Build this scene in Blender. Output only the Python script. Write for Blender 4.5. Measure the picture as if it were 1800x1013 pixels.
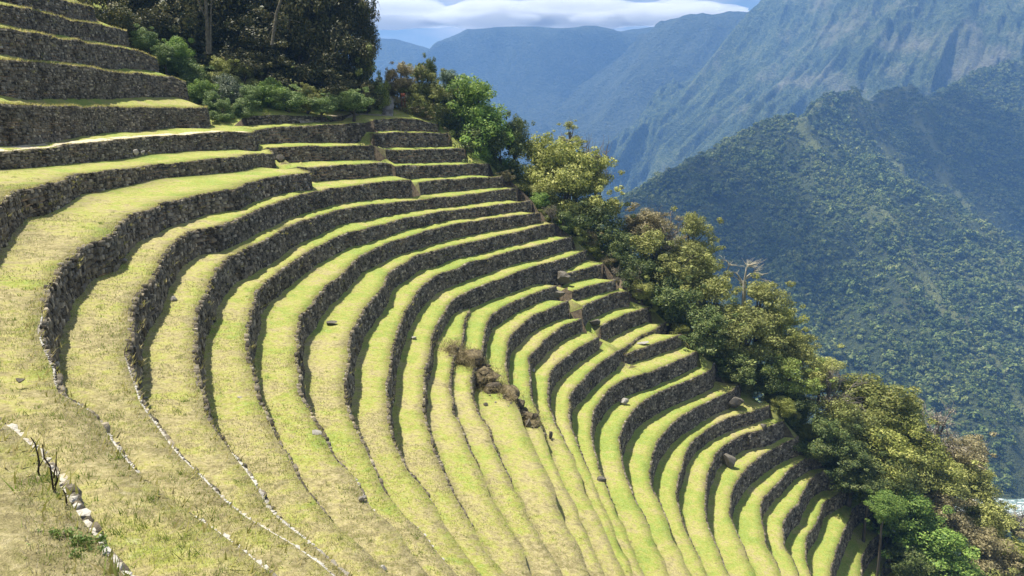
import bpy, math, random
import numpy as np
from mathutils import Vector
from mathutils.bvhtree import BVHTree
from mathutils.geometry import delaunay_2d_cdt

for o in list(bpy.data.objects):
    bpy.data.objects.remove(o, do_unlink=True)
scene = bpy.context.scene
COL = scene.collection

# ---------------------------------------------------------------- camera
cam_d = bpy.data.cameras.new('camera')
cam_d.lens = 27.0
cam_d.sensor_width = 36.0
cam_d.clip_start = 0.1
cam_d.clip_end = 40000.0
cam = bpy.data.objects.new('camera', cam_d)
cam.location = (0, 0, 0)
cam.rotation_euler = (math.radians(90 - 11.98), 0, 0)
COL.objects.link(cam)
scene.camera = cam

# ---------------------------------------------------------------- sky, sun, exposure
SUN_EL, SUN_AZ = math.radians(67), math.atan2(-0.90, 0.43)   # azimuth from +Y, clockwise towards +X
world = bpy.data.worlds.new('World')
scene.world = world
world.use_nodes = True
wn = world.node_tree
wn.nodes.clear()
w_out = wn.nodes.new('ShaderNodeOutputWorld')
w_bg = wn.nodes.new('ShaderNodeBackground')
w_sky = wn.nodes.new('ShaderNodeTexSky')
w_sky.sky_type = 'NISHITA'
w_sky.sun_disc = False
w_sky.sun_elevation = SUN_EL
w_sky.sun_rotation = SUN_AZ
w_sky.altitude = 2600
w_sky.air_density = 1.0
w_sky.dust_density = 1.0
w_tc = wn.nodes.new('ShaderNodeTexCoord')
w_map = wn.nodes.new('ShaderNodeMapping')
w_map.inputs['Scale'].default_value = (1.0, 1.0, 3.2)
w_noise = wn.nodes.new('ShaderNodeTexNoise')
w_noise.inputs['Scale'].default_value = 3.4
w_noise.inputs['Detail'].default_value = 8
w_noise.inputs['Roughness'].default_value = 0.55
w_ramp = wn.nodes.new('ShaderNodeValToRGB')
w_ramp.color_ramp.elements[0].position = 0.44
w_ramp.color_ramp.elements[1].position = 0.58
w_n2 = wn.nodes.new('ShaderNodeTexNoise')
w_n2.inputs['Scale'].default_value = 9.0
w_n2.inputs['Detail'].default_value = 6
w_cl = wn.nodes.new('ShaderNodeMixRGB')
w_cl.inputs[1].default_value = (4.5, 5.3, 6.8, 1)
w_cl.inputs[2].default_value = (11.0, 11.0, 11.0, 1)
w_mix = wn.nodes.new('ShaderNodeMixRGB')
w_bg.inputs['Strength'].default_value = 0.05
L = wn.links.new
L(w_tc.outputs['Generated'], w_map.inputs['Vector'])
L(w_map.outputs['Vector'], w_noise.inputs['Vector'])
L(w_map.outputs['Vector'], w_n2.inputs['Vector'])
L(w_noise.outputs['Fac'], w_ramp.inputs['Fac'])
L(w_n2.outputs['Fac'], w_cl.inputs['Fac'])
L(w_ramp.outputs['Color'], w_mix.inputs['Fac'])
L(w_sky.outputs['Color'], w_mix.inputs[1])
L(w_cl.outputs['Color'], w_mix.inputs[2])
L(w_mix.outputs['Color'], w_bg.inputs['Color'])
L(w_bg.outputs['Background'], w_out.inputs['Surface'])

sun_d = bpy.data.lights.new('sun', 'SUN')
sun_d.energy = 5.0
sun_d.angle = math.radians(0.53)
sun_d.color = (1.0, 0.95, 0.86)
sun = bpy.data.objects.new('sun', sun_d)
SUN_V = Vector((math.sin(SUN_AZ) * math.cos(SUN_EL), math.cos(SUN_AZ) * math.cos(SUN_EL), math.sin(SUN_EL)))
sun.rotation_euler = (-SUN_V).to_track_quat('-Z', 'Y').to_euler()
sun.location = (0, 0, 60)
COL.objects.link(sun)

scene.view_settings.view_transform = 'Standard'
scene.view_settings.look = 'None'
scene.view_settings.exposure = 1.0
scene.view_settings.gamma = 1.0
scene.view_settings.use_curve_mapping = False
scene.render.engine = 'CYCLES'
scene.cycles.use_denoising = True
scene.cycles.max_bounces = 6
scene.cycles.diffuse_bounces = 3
scene.cycles.glossy_bounces = 2
scene.cycles.transmission_bounces = 4
scene.cycles.volume_bounces = 2
scene.cycles.transparent_max_bounces = 8
scene.cycles.sample_clamp_indirect = 6

# ---------------------------------------------------------------- helpers
rng = np.random.RandomState(7)
random.seed(7)

def link(o, parent=None, **props):
    COL.objects.link(o)
    if parent is not None:
        o.parent = parent
    for k, v in props.items():
        if v is not None:
            o[k] = v
    return o

def mesh_np(name, V, F, mat=None, smooth=False):
    """V (n,3), F list of arrays (m,k) with equal k, or one array."""
    me = bpy.data.meshes.new(name)
    V = np.asarray(V, np.float32)
    Fs = F if isinstance(F, list) else [F]
    Fs = [np.asarray(f, np.int32) for f in Fs if len(f)]
    loops = np.concatenate([f.ravel() for f in Fs])
    tot = np.concatenate([np.full(len(f), f.shape[1], np.int32) for f in Fs])
    start = np.concatenate([[0], np.cumsum(tot)[:-1]]).astype(np.int32)
    me.vertices.add(len(V)); me.vertices.foreach_set('co', V.ravel())
    me.loops.add(len(loops)); me.loops.foreach_set('vertex_index', loops)
    me.polygons.add(len(tot))
    me.polygons.foreach_set('loop_start', start)
    me.polygons.foreach_set('loop_total', tot)
    if smooth:
        me.polygons.foreach_set('use_smooth', np.ones(len(tot), bool))
    me.update(calc_edges=True)
    me.validate()
    if mat is not None:
        me.materials.append(mat)
    return me

def obj(name, me, parent=None, **props):
    return link(bpy.data.objects.new(name, me), parent, **props)

def empty(name, loc, label=None, category=None, group=None):
    e = bpy.data.objects.new(name, None)
    e.location = loc
    e.empty_display_size = 0.3
    return link(e, None, label=label, category=category, group=group)

def part(name, me, parent, **props):
    """mesh given in world coordinates, made a child of a thing whose origin is set"""
    o = obj(name, me, parent, **props)
    o.matrix_parent_inverse = parent.matrix_basis.inverted()
    return o

_lat = {}
def vnoise(x, y, seed=0):
    if seed not in _lat:
        _lat[seed] = np.random.RandomState(seed + 100).rand(256, 256)
    G = _lat[seed]
    xi = np.floor(x).astype(int); yi = np.floor(y).astype(int)
    fx = x - xi; fy = y - yi
    fx = fx * fx * fx * (fx * (fx * 6 - 15) + 10); fy = fy * fy * fy * (fy * (fy * 6 - 15) + 10)
    a = G[xi % 256, yi % 256]; b = G[(xi + 1) % 256, yi % 256]
    c = G[xi % 256, (yi + 1) % 256]; d = G[(xi + 1) % 256, (yi + 1) % 256]
    return (a * (1 - fx) + b * fx) * (1 - fy) + (c * (1 - fx) + d * fx) * fy

def fbm(x, y, octaves=5, seed=0, ridged=False, gain=0.5):
    s = np.zeros_like(x, float); amp = 1.0; n = 0.0
    for k in range(octaves):
        v = vnoise(x * 2 ** k + 17.3 * k, y * 2 ** k + 5.1 * k, seed + k)
        if ridged:
            v = 1 - np.abs(2 * v - 1)
        s += amp * v; n += amp; amp *= gain
    return s / n

# ---------------------------------------------------------------- materials
def new_mat(name):
    m = bpy.data.materials.new(name)
    m.use_nodes = True
    nt = m.node_tree
    b = nt.nodes['Principled BSDF']
    b.inputs['Specular IOR Level'].default_value = 0.2
    b.inputs['Roughness'].default_value = 0.9
    return m, nt, b

def node(nt, kind, **inp):
    n = nt.nodes.new(kind)
    for k, v in inp.items():
        n.inputs[k.replace('_', ' ')].default_value = v
    return n

def ramp(nt, stops, fac):
    r = nt.nodes.new('ShaderNodeValToRGB')
    e = r.color_ramp.elements
    while len(e) < len(stops):
        e.new(0.5)
    for el, (p, c) in zip(e, stops):
        el.position = p
        el.color = (*c, 1)
    nt.links.new(fac, r.inputs['Fac'])
    return r.outputs['Color']

def mixc(nt, fac, a, b, mode='MIX'):
    m = nt.nodes.new('ShaderNodeMixRGB')
    m.blend_type = mode
    for sock, val in ((m.inputs[0], fac), (m.inputs[1], a), (m.inputs[2], b)):
        if hasattr(val, 'links') or hasattr(val, 'is_linked'):
            nt.links.new(val, sock)
        elif isinstance(val, (tuple, list)):
            sock.default_value = (*val[:3], 1)
        else:
            sock.default_value = val
    return m.outputs[0]

def bump(nt, b, height, strength, dist):
    bp = nt.nodes.new('ShaderNodeBump')
    bp.inputs['Strength'].default_value = strength
    bp.inputs['Distance'].default_value = dist
    nt.links.new(height, bp.inputs['Height'])
    nt.links.new(bp.outputs['Normal'], b.inputs['Normal'])

def noise(nt, scale, detail=4, rough=0.55, vec=None, dist=0.0):
    n = node(nt, 'ShaderNodeTexNoise', Scale=scale, Detail=detail, Roughness=rough, Distortion=dist)
    if vec is not None:
        nt.links.new(vec, n.inputs['Vector'])
    return n.outputs['Fac']

def mat_ground():
    m, nt, b = new_mat('grass_ground')
    geo = nt.nodes.new('ShaderNodeNewGeometry')
    pos = geo.outputs['Position']
    big = noise(nt, 0.10, 4, 0.6, pos, 0.8)
    mid = noise(nt, 0.62, 5, 0.7, pos, 0.3)
    patch = noise(nt, 2.6, 4, 0.7, pos)
    fine = noise(nt, 11.0, 4, 0.75, pos)
    vf = noise(nt, 45.0, 3, 0.75, pos)
    # the open slope at the foot of the bowl is drier than the terraces beyond
    sp_ = nt.nodes.new('ShaderNodeSeparateXYZ')
    nt.links.new(pos, sp_.inputs[0])
    dry = node(nt, 'ShaderNodeMapRange')
    dry.inputs['From Min'].default_value = 12.0
    dry.inputs['From Max'].default_value = 90.0
    dry.inputs['To Min'].default_value = -0.24
    dry.inputs['To Max'].default_value = 0.13
    nt.links.new(sp_.outputs['Y'], dry.inputs['Value'])
    ad = nt.nodes.new('ShaderNodeMath')
    ad.operation = 'ADD'
    st = node(nt, 'ShaderNodeMapRange')
    st.clamp = False
    st.inputs['From Min'].default_value = 0.37
    st.inputs['From Max'].default_value = 0.63
    nt.links.new(mixc(nt, 0.33, mixc(nt, 0.5, big, mid), patch), st.inputs['Value'])
    nt.links.new(st.outputs[0], ad.inputs[0])
    nt.links.new(dry.outputs[0], ad.inputs[1])
    c1 = ramp(nt, [(0.06, (0.190, 0.140, 0.092)), (0.24, (0.345, 0.270, 0.165)), (0.40, (0.370, 0.320, 0.125)), (0.52, (0.315, 0.325, 0.060)), (0.66, (0.225, 0.305, 0.022)), (0.84, (0.125, 0.265, 0.008))], ad.outputs[0])
    c2 = mixc(nt, 0.27, c1, ramp(nt, [(0.41, (0.110, 0.120, 0.015)), (0.5, (0.31, 0.31, 0.070)), (0.58, (0.56, 0.49, 0.27))], mixc(nt, 0.5, patch, fine)))
    c3 = mixc(nt, 0.27, c2, ramp(nt, [(0.41, (0.090, 0.092, 0.012)), (0.59, (0.54, 0.48, 0.21))], mixc(nt, 0.5, fine, vf)))
    c3 = mixc(nt, ramp(nt, [(0.36, (0.62, 0.62, 0.62)), (0.50, (0, 0, 0))], noise(nt, 3.4, 5, 0.8, pos)), c3, (0.115, 0.120, 0.020))
    c3 = mixc(nt, ramp(nt, [(0.56, (0, 0, 0)), (0.70, (0.55, 0.55, 0.55))], noise(nt, 4.6, 5, 0.8, pos)), c3, (0.52, 0.46, 0.30))
    # bare soil where the ground stands steep (real material change with slope)
    sep = nt.nodes.new('ShaderNodeSeparateXYZ')
    nt.links.new(geo.outputs['True Normal'], sep.inputs[0])
    mr = node(nt, 'ShaderNodeMapRange')
    mr.inputs['From Min'].default_value = 0.45
    mr.inputs['From Max'].default_value = 0.72
    nt.links.new(sep.outputs['Z'], mr.inputs['Value'])
    soil = ramp(nt, [(0.35, (0.045, 0.034, 0.022)), (0.65, (0.13, 0.10, 0.060))], patch)
    nt.links.new(mixc(nt, mr.outputs[0], soil, c3), b.inputs['Base Color'])
    bump(nt, b, mixc(nt, 0.5, fine, vf), 0.8, 0.08)
    return m

def mat_stone(name, lo, hi, lichen=(0.36, 0.35, 0.30), amt=0.45):
    m, nt, b = new_mat(name)
    geo = nt.nodes.new('ShaderNodeNewGeometry')
    pos = geo.outputs['Position']
    rnd = geo.outputs['Random Per Island']
    mid = tuple((x + y) / 2 for x, y in zip(lo, hi))
    base = ramp(nt, [(0.0, lo), (0.45, mid), (0.85, hi), (0.93, tuple(min(1, c * 1.35) for c in hi)), (1.0, tuple(min(1, c * 2.1) for c in hi))], rnd)
    n1 = noise(nt, 4.5, 6, 0.65, pos)
    n2 = noise(nt, 22.0, 4, 0.7, pos)
    c = mixc(nt, ramp(nt, [(0.52, (0, 0, 0)), (0.68, (amt,) * 3)], n1), base, lichen)
    c = mixc(nt, ramp(nt, [(0.34, (0.55,) * 3), (0.48, (0, 0, 0))], n2), c, tuple(x * 0.35 for x in lo))
    n0 = noise(nt, 0.45, 4, 0.6, pos)
    c = mixc(nt, 1.0, c, ramp(nt, [(0.38, (0.55, 0.52, 0.46)), (0.50, (1, 1, 1)), (0.64, (1.0, 0.96, 0.86))], n0), 'MULTIPLY')
    nt.links.new(c, b.inputs['Base Color'])
    bump(nt, b, mixc(nt, 0.5, n1, n2), 0.7, 0.05)
    return m

def mat_leaf(name, cols, trans=0.35, var=0.25):
    m = bpy.data.materials.new(name)
    m.use_nodes = True
    nt = m.node_tree
    nt.nodes.clear()
    out = nt.nodes.new('ShaderNodeOutputMaterial')
    geo = nt.nodes.new('ShaderNodeNewGeometry')
    oi = nt.nodes.new('ShaderNodeObjectInfo')
    tc = nt.nodes.new('ShaderNodeTexCoord')
    cl = noise(nt, 0.75, 3, 0.6, tc.outputs['Object'])
    f = mixc(nt, 0.5, geo.outputs['Random Per Island'], cl)
    n = len(cols)
    col = ramp(nt, [(0.25 + 0.5 * i / max(1, n - 1), c) for i, c in enumerate(cols)], f)
    hsv = nt.nodes.new('ShaderNodeHueSaturation')
    mr = node(nt, 'ShaderNodeMapRange')
    mr.inputs['To Min'].default_value = 1 - var
    mr.inputs['To Max'].default_value = 1 + var
    nt.links.new(oi.outputs['Random'], mr.inputs['Value'])
    nt.links.new(mr.outputs[0], hsv.inputs['Value'])
    nt.links.new(col, hsv.inputs['Color'])
    d = nt.nodes.new('ShaderNodeBsdfPrincipled')
    d.inputs['Roughness'].default_value = 0.55
    d.inputs['Specular IOR Level'].default_value = 0.25
    t = nt.nodes.new('ShaderNodeBsdfTranslucent')
    mx = nt.nodes.new('ShaderNodeMixShader')
    mx.inputs[0].default_value = trans
    nt.links.new(hsv.outputs[0], d.inputs['Base Color'])
    nt.links.new(hsv.outputs[0], t.inputs['Color'])
    nt.links.new(d.outputs[0], mx.inputs[1]); nt.links.new(t.outputs[0], mx.inputs[2])
    nt.links.new(mx.outputs[0], out.inputs['Surface'])
    return m

def mat_bark(name, c0, c1):
    m, nt, b = new_mat(name)
    tc = nt.nodes.new('ShaderNodeTexCoord')
    n1 = noise(nt, 3.0, 6, 0.65, tc.outputs['Object'])
    nt.links.new(ramp(nt, [(0.35, c0), (0.65, c1)], n1), b.inputs['Base Color'])
    bump(nt, b, n1, 0.6, 0.03)
    return m

def mat_mountain(name, lo, mid_, hi, rock, s=1.0, rock_amt=0.5):
    m, nt, b = new_mat(name)
    geo = nt.nodes.new('ShaderNodeNewGeometry')
    pos = geo.outputs['Position']
    n0 = noise(nt, 0.0018 * s, 6, 0.6, pos, 0.4)
    n1 = noise(nt, 0.010 * s, 6, 0.65, pos)
    n2 = noise(nt, 0.055 * s, 5, 0.75, pos)
    n3 = noise(nt, 0.22 * s, 3, 0.7, pos)
    c = ramp(nt, [(0.40, lo), (0.5, mid_), (0.61, hi)], mixc(nt, 0.4, mixc(nt, 0.5, n1, n2), n3))
    rk = ramp(nt, [(0.55, (0, 0, 0)), (0.66, (rock_amt,) * 3)], mixc(nt, 0.5, n0, n1))
    nt.links.new(mixc(nt, rk, c, rock), b.inputs['Base Color'])
    bump(nt, b, mixc(nt, 0.35, mixc(nt, 0.4, n2, n1), n3), 1.0, 18.0 / s)
    return m

M_GROUND = mat_ground()
M_WALL = mat_stone('dry_stone', (0.042, 0.034, 0.022), (0.250, 0.212, 0.150), lichen=(0.46, 0.43, 0.35))
M_CAP = mat_stone('pale_capstone', (0.17, 0.155, 0.13), (0.38, 0.36, 0.32), lichen=(0.52, 0.51, 0.47), amt=0.45)
M_ROCK = mat_stone('grey_rock', (0.065, 0.056, 0.042), (0.165, 0.150, 0.120), lichen=(0.30, 0.28, 0.23), amt=0.6)
LEAF = {
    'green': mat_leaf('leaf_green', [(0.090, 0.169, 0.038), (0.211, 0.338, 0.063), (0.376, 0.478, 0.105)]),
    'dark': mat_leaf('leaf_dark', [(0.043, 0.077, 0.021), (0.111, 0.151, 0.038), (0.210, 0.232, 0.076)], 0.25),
    'lime': mat_leaf('leaf_lime', [(0.117, 0.146, 0.031), (0.275, 0.300, 0.062), (0.416, 0.403, 0.116)]),
    'olive': mat_leaf('leaf_olive', [(0.130, 0.152, 0.039), (0.316, 0.335, 0.086), (0.559, 0.541, 0.186)]),
    'shrub': mat_leaf('leaf_shrub', [(0.132, 0.144, 0.044), (0.315, 0.322, 0.091), (0.499, 0.561, 0.167)]),
    'straw': mat_leaf('leaf_straw', [(0.150, 0.131, 0.056), (0.300, 0.256, 0.119), (0.450, 0.388, 0.213)]),
    'orange': mat_leaf('leaf_orange', [(0.113, 0.126, 0.031), (0.252, 0.294, 0.057), (0.340, 0.462, 0.116)]),
    'blue': mat_leaf('leaf_bluish', [(0.070, 0.114, 0.061), (0.158, 0.219, 0.131), (0.315, 0.367, 0.245)]),
    'twig': mat_leaf('twig_grey', [(0.138, 0.112, 0.075), (0.263, 0.225, 0.156), (0.413, 0.362, 0.275)], 0.15),
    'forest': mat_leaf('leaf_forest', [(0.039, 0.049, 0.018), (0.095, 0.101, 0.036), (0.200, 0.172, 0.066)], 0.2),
    'forestedge': mat_leaf('leaf_forest_edge', [(0.088, 0.117, 0.031), (0.238, 0.291, 0.065), (0.447, 0.445, 0.119)], 0.3),
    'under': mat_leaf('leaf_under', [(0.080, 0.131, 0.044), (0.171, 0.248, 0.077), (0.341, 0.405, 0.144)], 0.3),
    'pale': mat_leaf('leaf_pale', [(0.075, 0.106, 0.056), (0.188, 0.225, 0.138), (0.350, 0.375, 0.263)], 0.3),
}
LEAF['airy'] = LEAF['olive']
M_GRASS = mat_leaf('grass_blade', [(0.17, 0.27, 0.03), (0.33, 0.35, 0.11), (0.46, 0.41, 0.23), (0.54, 0.47, 0.32)], 0.45, 0.0)
M_TUFT = mat_leaf('grass_tuft', [(0.09, 0.17, 0.02), (0.19, 0.27, 0.04), (0.34, 0.33, 0.11)], 0.4, 0.0)
M_FRINGE = mat_leaf('grass_fringe', [(0.24, 0.25, 0.05), (0.42, 0.38, 0.12), (0.55, 0.46, 0.22)], 0.45, 0.0)
M_BARK = mat_bark('bark', (0.045, 0.036, 0.026), (0.14, 0.115, 0.085))
M_PALEBARK = mat_bark('pale_bark', (0.24, 0.21, 0.14), (0.52, 0.48, 0.36))
M_GREYBARK = mat_bark('grey_bark', (0.10, 0.085, 0.065), (0.24, 0.215, 0.18))

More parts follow.
